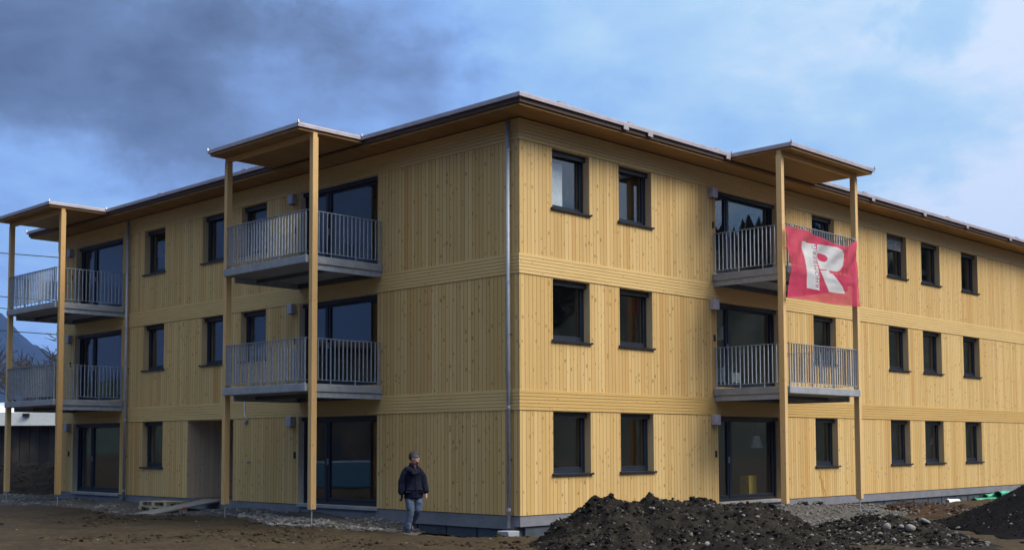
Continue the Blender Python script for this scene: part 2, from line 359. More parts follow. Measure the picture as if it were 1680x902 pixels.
# unit rocks
def ico(sub):
    b = bmesh.new(); bmesh.ops.create_icosphere(b, subdivisions=sub, radius=1.0)
    v = np.array([x.co[:] for x in b.verts]); f = np.array([[q.index for q in x.verts] for x in b.faces]); b.free(); return v, f
ICO = {1: ico(1), 2: ico(2)}
def rocks(P, S, sub=1, flat=.7, jag=.22):
    v0, f0 = ICO[sub]; n = len(P); k = len(v0)
    V = np.repeat(v0[None], n, 0)*(1+jag*rng.uniform(-1, 1, (n, k, 1)))
    V *= rng.uniform(.65, 1.25, (n, 1, 3))*np.array([1, 1, flat])
    th = rng.uniform(0, 2*np.pi, n); c, s = np.cos(th)[:, None], np.sin(th)[:, None]
    ph = rng.uniform(-.5, .5, n); c2, s2_ = np.cos(ph)[:, None], np.sin(ph)[:, None]
    x, y, z = V[..., 0], V[..., 1], V[..., 2]
    y, z = y*c2-z*s2_, y*s2_+z*c2; x, y = x*c-y*s, x*s+y*c
    V = np.stack([x, y, z], -1)*np.asarray(S)[:, None, None]+np.asarray(P)[:, None, :]
    Fc = f0[None]+(np.arange(n)*k)[:, None, None]
    return V.reshape(-1, 3), Fc.reshape(-1, 3)
def rock_obj(name, P, S, mat, sub=1, parent=None, smooth=False, **k):
    V, Fc = rocks(P, S, sub, **k); me = bpy.data.meshes.new(name); me.from_pydata(V.tolist(), [], Fc.tolist()); return link(name, me, mat, parent, smooth)

# ------------------------------------------------------------------ terrain
def ground_h(x, y):
    z = -.33+fbm(x, y, .25, 3, 1)*.07+fbm(x, y, 1.3, 5, 5, .55)*.06
    # dragged wheel ruts in the mud, running roughly along the left facade
    z = z+(-np.abs(fbm(x*.9+y*.12, y*.25, 1.4, 4, 11)))*.10
    # backfill bank along the left and right facades
    bl = sm(-x, 3.4, 1.6)*sm(x, 4, 1)*(1-.0*y)*sm(y, -0.2, 4.0); z = z+bl*(.09+.10*(fbm(x, y, .7, 4, 21)+.2))
    gap = np.exp(-((y-2.3)/1.6)**2)*sm(-x, 2.2, .6)*sm(x, 3, .3); z = z-gap*.30
    ent = np.exp(-((y-12.9)/1.5)**2)*sm(x, -3.2, -1.9)*sm(-x, -3, -.3); z = z-ent*(z+.42)
    br = sm(-y, 4.2, 1.4)*sm(y, 4, 1)*sm(x, 5.5, 8.0)*sm(-x, -40, -30); z = z+br*(.10+.10*fbm(x, y, .8, 4, 31))
    b2 = np.exp(-((x-8.6)/1.9)**2)*np.exp(-((y+1.7)/1.6)**2); z = z+b2*.13
    b3 = sm(x, 12.0, 14.5)*sm(-y, 1.9, .9)*sm(y, 4, 1); z = z-b3*.22
    b4 = sm(-x, -5.5, -3.5)*sm(x, -.5, .4)*sm(-y, 1.6, .6)*sm(y, 4, 1); z = z-b4*.20
    far = sm(np.hypot(x+5, y+5), 60, 200); z = z*(1-far)-.33*far
    return z
def axis(lo, hi, step, far):
    a = list(np.arange(lo, hi+1e-6, step)); s = step
    l = [lo]; r = [hi]
    while l[-1] > -far: s *= 1.35; l.append(l[-1]-s)
    s = step
    while r[-1] < far: s *= 1.35; r.append(r[-1]+s)
    return np.array(sorted(set(l[1:]+a+r[1:])))
gx = axis(-9, 30, .10, 4500); gy = axis(-13, 26, .10, 4500)
GX, GY = np.meshgrid(gx, gy); GZ = ground_h(GX, GY)
g = grid_mesh('ground', GX, GY, GZ, 'mud'); tag(g, kind='structure')
def gh(x, y): return float(ground_h(np.array([x], float), np.array([y], float))[0])

# ------------------------------------------------------------------ the building
B = empty('apartment_building'); tag(B, 'three-storey apartment building clad in pale spruce boards with balconies on posts', 'building')
XE, YE = 34.0, 22.0                        # facade lengths (right / left)
ST = 2.95; ZT = 8.62
WZ = [(.845+ST*k, 2.24+ST*k if k < 2 else 8.12) for k in range(3)]
DZ = [(.02, 2.24), (2.98, 5.19), (5.92, 8.12)]
RW = [[(1.06, 2.32), (3.39, 4.64), (12.13, 13.39), (16.64, 17.94), (18.98, 20.33), (22.0, 23.32)]]*3
RD = (7.33, 10.31)
LW = [[(14.88, 16.11)], [(9.53, 10.75), (11.52, 12.77), (14.88, 16.11)], [(9.53, 10.75), (11.52, 12.77), (14.88, 16.11)]]
LD = [(4.80, 8.0), (17.5, 20.67)]
ENT = (11.07, 13.46)
ops = {'R': [], 'L': []}
for k in range(3):
    for a, b in RW[k]: ops['R'].append((a, b, *WZ[k], 'w', k))
    ops['R'].append((*RD, *DZ[k], 'd', k))
    for a, b in LW[k]: ops['L'].append((a, b, *WZ[k], 'w', k))
    for d_ in LD: ops['L'].append((*d_, *DZ[k], 'd', k))
ops['L'].append((*ENT, 0.0, 2.235, 'e', 0))
def wall_mesh(face, U0, U1, d, z0, z1, zs_only=None):
    """facade sheet at depth d with the openings cut out"""
    mb = MB(); us = sorted({U0, U1}|{v for o in ops[face] for v in o[:2]}); zz_ = sorted({z0, z1}|{v for o in ops[face] for v in o[2:4]})
    for a, b in zip(us, us[1:]):
        run = None
        for p, q in zip(zz_, zz_[1:]):
            if p < z0-1e-6 or q > z1+1e-6: continue
            um, zm = (a+b)/2, (p+q)/2
            if any(o[0] < um < o[1] and o[2] < zm < o[3] for o in ops[face]): continue
            mb.fq(face, (a, d, p), (b, d, p), (b, d, q), (a, d, q))
    return mb
WT = .38
for face, U1 in (('R', XE), ('L', YE)):
    mb = wall_mesh(face, 0.0, U1, 0.0, 0.0, ZT)
    for o in ops[face]:                     # outer part of the jambs: cladding thickness
        pass
    mb.fq(face, (0, 0, 0), (U1, 0, 0), (U1, .05, 0), (0, .05, 0))
    mb.build('cladding_wall', 'clad', B, recalc=False)
    # inner lining of the wall
    wall_mesh(face, WT if face == 'R' else WT, U1, WT, 0.0, ZT).build('inner_wall', 'plaster', B, recalc=False)
# back faces of the building (away from the viewer)
MB().quad((XE, 0, 0), (XE, YE, 0), (XE, YE, ZT), (XE, 0, ZT)).quad((0, YE, 0), (XE, YE, 0), (XE, YE, ZT), (0, YE, ZT)).build('cladding_wall', 'clad', B)
# reveals
for face in 'RL':
    for o in ops[face]:
        a, b, p, q, kind, k = o
        mb = MB()
        if kind == 'e': continue
        mb.fq(face, (a, 0, p), (a, 0, q), (a, WT, q), (a, WT, p)).fq(face, (b, 0, p), (b, WT, p), (b, WT, q), (b, 0, q))
        mb.fq(face, (a, 0, q), (b, 0, q), (b, WT, q), (a, WT, q)).fq(face, (a, 0, p), (a, WT, p), (b, WT, p), (b, 0, p))
        mb.build('window_reveal', 'pale_jamb' if (kind == 'd' and face == 'L') else 'reveal', B, recalc=False)
# horizontal board bands: real lapped boards
def band(face, z0, z1, n, U0, U1):
    mb = MB(); h = (z1-z0)/n
    brk = [U0]+[u for u in np.arange(U0+3.9, U1-1, 4.6)]+[U1]
    for k in range(n):
        za = z0+k*h; zb = za+h
        cuts = [U0]+[u+((k*1.37) % 2.1)*1.1 for u in np.arange(U0+2.7, U1-2.5, 4.4)]+[U1]
        for a, b in zip(cuts, cuts[1:]):
            b_ = b-.002 if b != U1 else b
            pr = [(0, za+.005), (-.018, za+.005), (-.016, zb-.004), (0, zb-.002)]
            poly = [(a, d, z) if face == 'R' else (d, a, z) for d, z in pr]
            mb.prism(poly, (b_-a, 0, 0) if face == 'R' else (0, b_-a, 0))
    mb.build('board_band', 'band', B)
for z0, z1, n in ((2.2557, 2.7024, 6), (5.2069, 5.6524, 6), (8.135, 8.60, 6)):
    band('R', z0, z1, n, -.026, XE); band('L', z0, z1, n, 0.0, YE)
# corner board and plinth
MB().box(-.004, .035, -.004, .035, 0.0, 2.25).build('corner_trim', 'clad', B)
for k, (za, zb) in enumerate(((0.0, 2.25), (2.705, 5.2), (5.655, 8.13))):
    pass
MB().box(.015, XE-.02, .015, .2, -.235, -.012).build('plinth', 'plinth', B)
MB().box(.018, .2, .2, YE-.02, -.30, -.012).build('plinth', 'plinth', B)
mb = MB()
for x in np.arange(.2, XE-1.2, 1.0): mb.box(x+.02, x+.97, .06, .3, -.9, -.237)
for y in np.arange(.4, YE-1.2, 1.0): mb.box(.06, .3, y+.02, y+.97, -.9, -.302)
mb.build('foundation_blocks', 'block', B, bevel=.008)
MB().box(.14, XE-.1, .14, YE-.1, -1.2, -.24).build('foundation', 'block', B)
# floors, partitions, roof deck
mb = MB()
for z in (-.02, ST-.16, 2*ST-.16): mb.box(WT+.002, XE-.05, WT+.002, YE-.05, z-.2 if z > 0 else -.2, z+.16 if z > 0 else .0)
mb.build('floor_slabs', 'room_floor', B)
mb = MB()
for z in (0.003, ST+.003, 2*ST+.003):
    zt = z+ST-.37 if z < 5 else 8.55
    mb.box(4.9, 5.0, 5.0, YE-.1, z, zt); mb.box(4.9, XE-.1, 4.9, 5.0, z, zt)
    for x in (2.85, 6.2, 11.2, 14.8, 18.4, 21.2, 25.5, 29): mb.box(x, x+.1, WT+.003, 4.9, z, zt)
    for y in (2.9, 8.75, 14.1, 16.8, 21.3):
        if z < 1 and 10.5 < y < 14.3: continue
        mb.box(WT+.003, 4.9, y, y+.1, z, zt)
mb.build('partition_walls', 'plaster', B)
# entrance recess
mb = MB(); a, b = ENT; dp = 2.6
mb.quad((0, b, 0), (0, b, 2.235), (dp, b, 2.235), (dp, b, 0))
mb.quad((0, a, 0), (dp, a, 0), (dp, a, 2.235), (0, a, 2.235)); mb.quad((0, a, 2.235), (dp, a, 2.235), (dp, b, 2.235), (0, b, 2.235))
mb.build('entrance_lining', 'pale_panel', B, recalc=False)
MB().box(0.03, dp, a, b, -.25, -.03).build('entrance_floor', 'concrete', B)
mb = MB(); mb.box(dp, dp+.05, a, a+.08, 0, 2.235); mb.box(dp, dp+.05, b-.08, b, 0, 2.235); mb.box(dp, dp+.05, a+.08, b-.08, 2.15, 2.235); mb.box(dp, dp+.05, (a+b)/2-.04, (a+b)/2+.04, 0, 2.15)
dr = mb.build('entrance_door', 'frame', B)
MB().box(dp+.02, dp+.03, a+.08, b-.08, 0, 2.15).build('pane', 'black', dr)

# windows ------------------------------------------------------------
def frame_box(mb, face, a, b, p, q, d0, d1, wd, wb=None):
    wb = wb or wd
    mb.fb(face, a, a+wd, d0, d1, p, q).fb(face, b-wd, b, d0, d1, p, q).fb(face, a+wd, b-wd, d0, d1, q-wd, q).fb(face, a+wd, b-wd, d0, d1, p, p+wb)
def window(face, a, b, p, q):
    f = MB(); frame_box(f, face, a+.002, b-.002, p+.03, q-.002, .185, .25, .055)
    W = f.build('window', 'frame', B, bevel=.004)
    MB().fb(face, a+.002, b-.002, .11, .184, q-.12, q-.003).build('blind_box', 'black', W)
    s = MB(); frame_box(s, face, a+.05, b-.05, p+.075, q-.05, .20, .262, .065, .08); s.build('sash', 'frame', W, bevel=.004)
    MB().fb(face, a+.11, b-.11, .225, .233, p+.15, q-.11).build('pane', 'glass', W)
    sl = MB(); e = .045
    pr = [(-.055, -.005), (-.055, .022), (.186, .036), (.186, .01), (-.04, -.005)]
    A, Bb = a-e, b+e
    def pp(u, pts): return [(u, d, p+z) if face == 'R' else (d, u, p+z) for d, z in pts]
    v = (Bb-A, 0, 0) if face == 'R' else (0, Bb-A, 0)
    # outer nose spans past the opening, inner part fits between the jambs
    nose = [(-.055, -.012), (-.055, .022), (-.003, .025), (-.003, -.001)]
    sl.prism(pp(A, nose), v)
    inner = [(-.003, .006), (-.003, .025), (.184, .036), (.184, .012)]
    v2 = (b-a-.004, 0, 0) if face == 'R' else (0, b-a-.004, 0)
    sl.prism(pp(a+.002, inner), v2)
    for u in (A, Bb-.012): sl.fb(face, u-.002, u+.014, -.06, -.003, p-.014, p+.034)
    sl.build('sill', 'sill', W)
    return W
def door(face, a, b, p, q, k):
    f = MB(); frame_box(f, face, a+.002, b-.002, p, q-.002, .17, .25, .07)
    mid = a+(b-a)*(.265 if face == 'R' else .70)
    if face == 'R': mid = 8.12
    f.fb(face, mid-.04, mid+.04, .172, .25, p+.07, q-.07)
    W = f.build('glass_door', 'frame', B, bevel=.004)
    for (c, e, dd) in ((a+.075, mid-.045, 0.0), (mid+.045, b-.075, .012)):
        s = MB(); frame_box(s, face, c, e, p+.075, q-.075, .19+dd, .262+dd, .07, .085); s.build('door_leaf', 'frame', W, bevel=.004)
        MB().fb(face, c+.07, e-.07, .225+dd, .233+dd, p+.16, q-.145).build('pane', 'glass', W)
    MB().fb(face, a+.002, b-.002, .10, .168, q-.10, q-.003).build('blind_box', 'black', W)
    MB().fb(face, mid-.075, mid-.06, .15, .19, p+1.0, p+1.16).build('door_handle', 'galv', W)
    if k == 0: MB().fb(face, a+.003, b-.003, -.06, .168, -.06, .018).build('threshold', 'concrete', W, bevel=.006)
    return W
for face in 'RL':
    for o in ops[face]:
        if o[4] == 'w':
            W = window(face, *o[:4])
            if face == 'R' and abs(o[0]-16.64) < .1 and o[5] == 2:
                bl = MB()
                for t in np.arange(0, .42, .042): bl.fb(face, o[0]+.1, o[1]-.1, .13, .17, o[3]-.07-t, o[3]-.055-t)
                bl.build('half_lowered_blind', 'galv', W)
        elif o[4] == 'd': door(face, *o[:4], o[5])

# wall lights, switches, downpipes ------------------------------------
def cubelight(face, u, z):
    o = MB().fb(face, u-.11, u+.11, -.16, -.002, z-.13, z+.13).build('wall_light', 'lightbox', B, bevel=.012)
    MB().fb(face, u-.085, u+.085, -.135, -.03, z-.14, z-.131).build('diffuser', 'black', o)
def switch(face, u, z): MB().fb(face, u-.035, u+.035, -.03, -.002, z-.085, z+.085).build('wall_switch', 'black', B, bevel=.006)
for z in (7.98, 5.08, 2.13): cubelight('R', 7.13, z); cubelight('L', 8.25, z); cubelight('L', 20.95, z)
for z in (7.16, 4.23, 1.26):
    switch('R', 7.215, z); switch('L', 8.15, z); switch('L', 20.95, z)
def downpipe(x, y, zb):
    mb = MB().tube([(x, y, zb), (x, y, 8.58)], .044, 14)
    o = mb.build('downpipe', 'pipe', B, smooth=True)
    c = MB()
    for z in (.13, 2.32, 5.02, 7.9): c.tube([(x, y, z-.03), (x, y, z+.03)], .05, 14)
    c.build('collar', 'pipe', o)
    br = MB()
    for z in (1.2, 3.9, 6.7): br.box(x, -.002, y-.012, y+.012, z-.012, z+.012)
    br.build('bracket', 'steel_dark', o)
downpipe(-.10, .245, -.26); downpipe(-.10, 17.0, -.24)
# bare cable loop with a bulb holder and a tap on the ground-floor cladding
mb = MB().tube([(-.03, 10.46, 2.80), (-.045, 10.46, 2.55), (-.05, 10.44, 2.42), (-.09, 10.38, 2.36), (-.08, 10.30, 2.27), (-.05, 10.33, 2.17)], .014, 8)
o = mb.build('loose_cable', 'white', B, smooth=True)
MB().tube([(-.055, 10.42, 2.13), (-.055, 10.36, 2.20)], [.055, .045], 12).build('lamp_holder', 'lightbox', o)
o = MB().tube([(0, 10.23, 1.06), (-.09, 10.23, 1.06), (-.10, 10.23, 1.01)], .016, 8).build('water_tap', 'galv', B)
MB().tube([(-.07, 10.18, 1.085), (-.07, 10.28, 1.085)], .009, 8).build('handle', 'galv', o)
mb = MB().tube([(12.3, -.03, .84), (12.32, -.03, .6), (12.5, -.035, .2), (12.62, -.04, -.1)], .010, 6)
mb.build('hanging_hose', 'yellowhose', B)

# roof ------------------------------------------------------------------
roof = MB().box(-.02, XE+.6, -.02, YE+.6, 8.66, 8.84).build('roof', 'fascia', B)
def strip(mb, outline, z0, z1, th):       # vertical fascia following a closed outline (inside to the left)
    n = len(outline)
    for k in range(n):
        (x0, y0), (x1, y1) = outline[k], outline[(k+1) % n]
        if abs(x1-x0) > abs(y1-y0): mb.box(min(x0, x1)-(0 if 0 else 0), max(x0, x1), y0-th/2, y0+th/2, z0, z1)
        else: mb.box(x0-th/2, x0+th/2, min(y0, y1)+th/2, max(y0, y1)-th/2, z0, z1)
OV = .79
rects = {'main': (-OV, XE+OV, -OV, YE+OV), 'l1': (-2.62, -OV, 4.45, 8.27), 'l2': (-2.62, -OV, 17.1, 20.95), 'r': (6.95, 11.12, -2.52, -OV)}
poly = [(-OV, -OV), (6.95, -OV), (6.95, -2.52), (11.12, -2.52), (11.12, -OV), (XE+OV, -OV), (XE+OV, YE+OV), (-OV, YE+OV), (-OV, 20.95), (-2.62, 20.95), (-2.62, 17.1), (-OV, 17.1), (-OV, 8.27), (-2.62, 8.27), (-2.62, 4.45), (-OV, 4.45)]
def prism_poly(poly, z0, z1, inset=0.0):
    n = len(poly); P = []
    for k in range(n):
        p0, p1, p2 = (np.array(poly[(k+j-1) % n], float) for j in range(3))
        a = p1-p0; a /= np.linalg.norm(a); b = p2-p1; b /= np.linalg.norm(b)
        na = np.array([-a[1], a[0]]); nb = np.array([-b[1], b[0]]); P.append(p1+(na+nb)*inset)
    bm = bmesh.new(); vs = [bm.verts.new((*p, z0)) for p in P]; f = bm.faces.new(vs)
    r = bmesh.ops.extrude_face_region(bm, geom=[f]); 
    for v in r['geom']:
        if isinstance(v, bmesh.types.BMVert): v.co.z = z1
    bmesh.ops.recalc_face_normals(bm, faces=bm.faces); bmesh.ops.triangulate(bm, faces=bm.faces)
    me = bpy.data.meshes.new('m'); bm.to_mesh(me); bm.free(); return me
# metal edge (drip profile): outer fascia, thin lip, covered top
me = prism_poly(poly, 8.766, 8.852, 0.0); me.name = 'metal_edge'; link('metal_edge', me, 'fascia', roof, bevel=.006)
me = prism_poly(poly, 8.853, 8.868, .02); link('roof_covering', me, 'fascia', roof)
me = prism_poly([(-OV, -OV), (XE+OV, -OV), (XE+OV, YE+OV), (-OV, YE+OV)], 8.668, 8.764, .055); link('roof_slab_edge', me, 'fascia_edge', roof)
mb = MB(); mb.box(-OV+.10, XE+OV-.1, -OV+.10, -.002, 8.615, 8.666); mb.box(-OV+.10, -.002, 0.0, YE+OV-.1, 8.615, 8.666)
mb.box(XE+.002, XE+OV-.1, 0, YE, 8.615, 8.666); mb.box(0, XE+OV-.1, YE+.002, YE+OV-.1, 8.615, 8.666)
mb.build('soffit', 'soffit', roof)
mb = MB(); mb.box(-.03, XE+.02, -.034, -.004, 8.600, 8.614); mb.box(-.034, -.004, -.003, YE+.02, 8.600, 8.614); mb.build('shadow_gap_strip', 'fascia_edge', roof)
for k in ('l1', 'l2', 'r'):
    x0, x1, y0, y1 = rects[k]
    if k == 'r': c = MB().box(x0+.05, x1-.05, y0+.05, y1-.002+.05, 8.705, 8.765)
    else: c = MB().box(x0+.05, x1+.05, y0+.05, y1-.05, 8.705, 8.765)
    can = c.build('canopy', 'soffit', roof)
# upstand spikes at canopy corners and clips on the right fascia
mb = MB()
for x, y in ((6.95, -OV), (6.95, -2.52), (11.12, -2.52), (-2.62, 17.1), (-2.62, 4.45), (-2.62, 8.27), (-OV, 4.45), (-OV, 17.1), (-2.62, 20.95), (-OV, YE+OV)):
    mb.prism([(x-.012, y-.03, 8.84), (x-.012, y+.025, 8.84), (x-.012, y-.01, 8.915)], (.024, 0, 0))
    mb.prism([(x-.03, y-.012, 8.84), (x+.025, y-.012, 8.84), (x-.01, y-.012, 8.915)], (0, .024, 0))
mb.build('corner_upstand', 'fascia', roof)
for x in (2.72, 3.62, 6.80, 14.33, 17.69, 20.81, 24.35, 27.8, 31.2):
    MB().box(x-.09, x+.09, -OV-.008, -OV+.02, 8.69, 8.80).build('fascia_clip', 'fascia', roof)
for x in (.55, 2.95, 6.4, 13.9, 19.4, 25.0): 
    MB().box(x-.10, x+.10, -OV+.02, -OV+.12, 8.868, 8.90).build('seam_cap', 'fascia', roof)
for y in (9.5, 13.9): MB().box(-OV+.02, -OV+.12, y-.1, y+.1, 8.868, 8.892).build('seam_cap', 'fascia', roof)

# posts, canopy beams ----------------------------------------------------
PW = .15; PDp = .13
def post(x0, x1, y0, y1, zg):
    o = MB().box(x0, x1, y0, y1, .07, 8.60).build('post', 'post', B, bevel=.004)
    cx_, cy_ = (x0+x1)/2, (y0+y1)/2
    f = MB().tube([(cx_, cy_, zg-.15), (cx_, cy_, .069)], .014, 8).box(cx_-.05, cx_+.05, cy_-.05, cy_+.05, .058, .068)
    f.build('post_base', 'galv', o)
Xp = -2.2
for y0 in (4.45, 8.02, 17.15, 20.75): post(Xp, Xp+.15, y0, y0+.13, -.26)
for x0 in (6.98, 10.62): post(x0, x0+.13, -2.2, -2.05, -.22)
for q in ((Xp+.01, Xp+.13, 4.46, 8.14), (Xp+.01, Xp+.13, 17.16, 20.87), (6.99, 10.74, -2.19, -2.07)): MB().box(*q, 8.602, 8.703).build('canopy_beam', 'post', B)

# balconies ---------------------------------------------------------------
def balcony(face, u0, u1, zb, depth=2.29):
    o = MB().fb(face, u0, u1, -depth, -.012, zb-.18, zb).build('balcony', 'concrete', B, bevel=.012)
    for u in (u0+.035, u1-.095): MB().fb(face, u, u+.06, -depth+.30, -.012, zb-.315, zb-.183).build('steel_beam', 'galv', o)
    MB().fb(face, u0+.1, u1-.1, -depth+.9, -depth+.96, zb-.27, zb-.183).build('cross_beam', 'steel_dark', o)
    MB().fb(face, u0+.1, u1-.1, -.12, -.014, zb-.30, zb-.183).build('cross_beam', 'steel_dark', o)
    zt = zb+1.06; z1 = zb+.10; a, b, dd = u0+.07, u1-.07, -depth+.06
    rl = MB()
    rl.fb(face, a-.02, b+.02, dd-.022, dd+.022, zt-.012, zt); rl.fb(face, a-.02, b+.02, dd-.018, dd+.018, z1-.01, z1)
    for u in (a, b):
        rl.fb(face, u-.022, u+.022, dd+.022, -.03, zt-.012, zt); rl.fb(face, u-.018, u+.018, dd+.018, -.03, z1-.01, z1)
        rl.fb(face, u-.022, u+.022, -.05, -.04, z1-.06, zt-.012)
    R_ = rl.build('handrail', 'galv', o)
    bl = MB(); n = int(round((b-a)/.118))
    for k in range(n+1):
        u = a+(b-a)*k/n; e = .006
        bl.fb(face, u-e, u+e, dd-.018, dd+.018, z1-.001 if k % 9 else zb+.001, zt-.013)
    m_ = int(round((-dd-.05)/.122))
    for u in (a, b):
        for k in range(1, m_+1):
            d_ = dd+(-.06-dd)*k/m_; bl.fb(face, u-.016, u+.016, d_-.006, d_+.006, z1-.001 if k % 6 else zb+.001, zt-.013)
    bl.build('balusters', 'galv', o)
    return o
for zb in (5.875, 2.925):
    balcony('L', 4.59, 8.01, zb); balcony('L', 17.30, 20.74, zb); balcony('R', 7.15, 10.61, zb, 2.25)

# ------------------------------------------------------------------ banner
tagB = empty('banner', (8.75, -2.33, 5.05)); tag(tagB, 'pink-red fabric banner with big white letter R hung on the upper right balcony railing', 'banner')
def BP(u, v):           # cloth
    u = np.asarray(u, float); v = np.asarray(v, float)
    top = np.interp(u, [0, .12, .28, .5, .68, .80, .86, .92, 1], [6.81, 6.845, 6.83, 6.74, 6.66, 6.63, 6.66, 6.76, 6.87])
    bot = np.interp(u, [0, 1], [5.065, 5.10])
    lx = 6.985+.20*np.interp(v, [0, .22, .44, .6, .8, 1], [.05, .55, 1.0, .55, .15, 0])
    rx = 10.46+.04*(1-v)
    x = lx+(rx-lx)*u; z = bot+(top-bot)*v
    y = -2.275-.035*np.sin(u*7+v*2.1)*(1-v*.5)-.03*(1-v)-.045*np.exp(-((u-.92)/.06)**2)*(1-v*.3)
    y = y-.04*np.exp(-(((u-.17)-(v-.44)*.24)/.022)**2)*sm(v, .38, .7)+.02*np.sin(v*9+u*3)*.5
    y = y+.028*(fbm(u*1.0, v*1.0, 4, 3, 77))+.03*np.sin((u-v*.6)*26)*np.exp(-((v-.8)/.25)**2)
    y = y-.010*np.exp(-((v-.38-.02*u)/.05)**2)-.05*np.exp(-((u-.84+.25*(1-v))/.05)**2)*sm(v, .3, 1)
    return x, y, z
NU, NV = 300, 300
uu_, vv_ = np.meshgrid(np.linspace(0, 1, NU+1), np.linspace(0, 1, NV+1)); bx, by, bz = BP(uu_, vv_)
def pip(poly, x, y):
    c = np.zeros(x.shape, bool); n = len(poly)
    for i in range(n):
        x1, y1 = poly[i]; x2, y2 = poly[(i+1) % n]
        if y1 == y2: continue
        c ^= ((y1 > y) != (y2 > y)) & (x < (x2-x1)*(y-y1)/(y2-y1)+x1)
    return c
# shapes measured on the photo in world X,Z of the banner plane
def w2(px, py): p = on(1, -2.33, 1270+px*160/902, 360+py*160/902); return (p.x, p.z)
stem = [w2(*q) for q in ((270, 197), (405, 225), (418, 330), (425, 460), (433, 655), (305, 632), (300, 480), (285, 330))]
bowl_o = [w2(*q) for q in ((418, 226), (520, 240), (590, 255), (630, 282), (650, 320), (652, 370), (640, 430), (615, 470), (595, 480), (435, 452), (432, 400), (415, 310))]
hole = [w2(*q) for q in ((425, 308), (470, 312), (500, 325), (515, 350), (508, 378), (485, 392), (462, 384), (440, 372), (428, 345))]
cut = [w2(*q) for q in ((428, 372), (470, 395), (540, 470), (505, 470), (433, 458))]
leg = [w2(*q) for q in ((436, 378), (470, 412), (500, 440), (516, 466), (545, 484), (600, 560), (640, 620), (665, 685), (525, 668), (490, 580), (440, 472))]
slash = [w2(*q) for q in ((433, 456), (505, 462), (500, 472), (433, 468))]
slash2 = [w2(*q) for q in ((530, 480), (572, 486), (572, 500), (535, 494))]
fx = (bx[:-1, :-1]+bx[1:, 1:])/2; fz = (bz[:-1, :-1]+bz[1:, 1:])/2
logo = pip(stem, fx, fz) | (pip(bowl_o, fx, fz) & ~pip(hole, fx, fz)) | pip(leg, fx, fz)
logo &= ~(pip(slash, fx, fz) | pip(slash2, fx, fz))
# small lettering running up the stem
fc = bpy.data.curves.new('t', 'FONT'); fc.body = 'RHOMBERG'; fc.size = 1; fc.space_character = 1.18
to = bpy.data.objects.new('t', fc); C.objects.link(to); bpy.context.view_layer.update()
tm = to.to_mesh(); tm.calc_loop_triangles()
tv = np.array([v.co[:2] for v in tm.vertices]); tt = [tuple(t.vertices) for t in tm.loop_triangles]; to.to_mesh_clear(); bpy.data.objects.remove(to); bpy.data.curves.remove(fc)
mn, mx = tv.min(0), tv.max(0)
p0 = np.array(w2(430, 630)); p1 = np.array(w2(412, 238)); q0 = np.array(w2(392, 624))
ax_ = p1-p0; ay_ = q0-p0
s_ = (tv[:, 0]-mn[0])/(mx[0]-mn[0]); t_ = (tv[:, 1]-mn[1])/(mx[1]-mn[1])
TW = p0[None]+s_[:, None]*ax_[None]+t_[:, None]*ay_[None]
lett = np.zeros(fx.shape, bool)
for t in tt: lett |= pip([tuple(TW[i]) for i in t], fx, fz)
lett &= logo
idx = np.arange((NU+1)*(NV+1)).reshape(NV+1, NU+1)
Q = np.stack([idx[:-1, :-1], idx[:-1, 1:], idx[1:, 1:], idx[1:, :-1]], -1)
Vb = np.stack([bx.ravel(), by.ravel(), bz.ravel()], 1)-np.array([8.75, -2.33, 5.05])
def cloth_mat(name, a, b):
    m = Mat(name); n = m.noise(m.pos(), 1.6, 4, .6); c = m.mix(m.ramp(n, .3, .7), a, b)
    wv = m.noise(m.pos(), 260, 2, .5); m.bump(wv, .15, .002)
    m.fin(c, .75, spec=.2)
    tr = m.n('ShaderNodeBsdfTransparent'); tl = m.n('ShaderNodeBsdfTranslucent'); m.l(c, tl.inputs[0])
    m1 = m.n('ShaderNodeMixShader'); m1.inputs[0].default_value = .22; m.l(m.b.outputs[0], m1.inputs[1]); m.l(tl.outputs[0], m1.inputs[2])
    m2 = m.n('ShaderNodeMixShader'); m2.inputs[0].default_value = .20; m.l(m1.outputs[0], m2.inputs[1]); m.l(tr.outputs[0], m2.inputs[2]); m.l(m2.outputs[0], m.o.inputs[0]); return m.m
MT['bred'] = cloth_mat('banner_red', (.56, .036, .10), (.64, .065, .145)); MT['bwhite'] = cloth_mat('banner_white', (.66, .67, .70), (.74, .75, .78)); MT['bdark'] = cloth_mat('banner_lettering', (.24, .05, .09), (.30, .07, .11))
for nm, mask, mt in (('cloth', ~logo, 'bred'), ('logo', logo & ~lett, 'bwhite'), ('lettering', lett, 'bdark')):
    q = Q[mask]; used = np.unique(q); re = np.zeros(len(Vb), int); re[used] = np.arange(len(used))
    me = bpy.data.meshes.new(nm); me.from_pydata(Vb[used].tolist(), [], re[q].tolist()); link(nm, me, mt, tagB, True)
mb = MB()
for u in (0.0, .12, .28, 1.0):
    x, y, z = BP(np.array(u), np.array(1.0)); x, y, z = float(x)-8.75, float(y)+2.33, float(z)-5.05
    mb.tube([(x, y, z), (x-.02, .14, 6.93-5.05)], .006, 6)
mb.build('tie_cord', 'white', tagB)

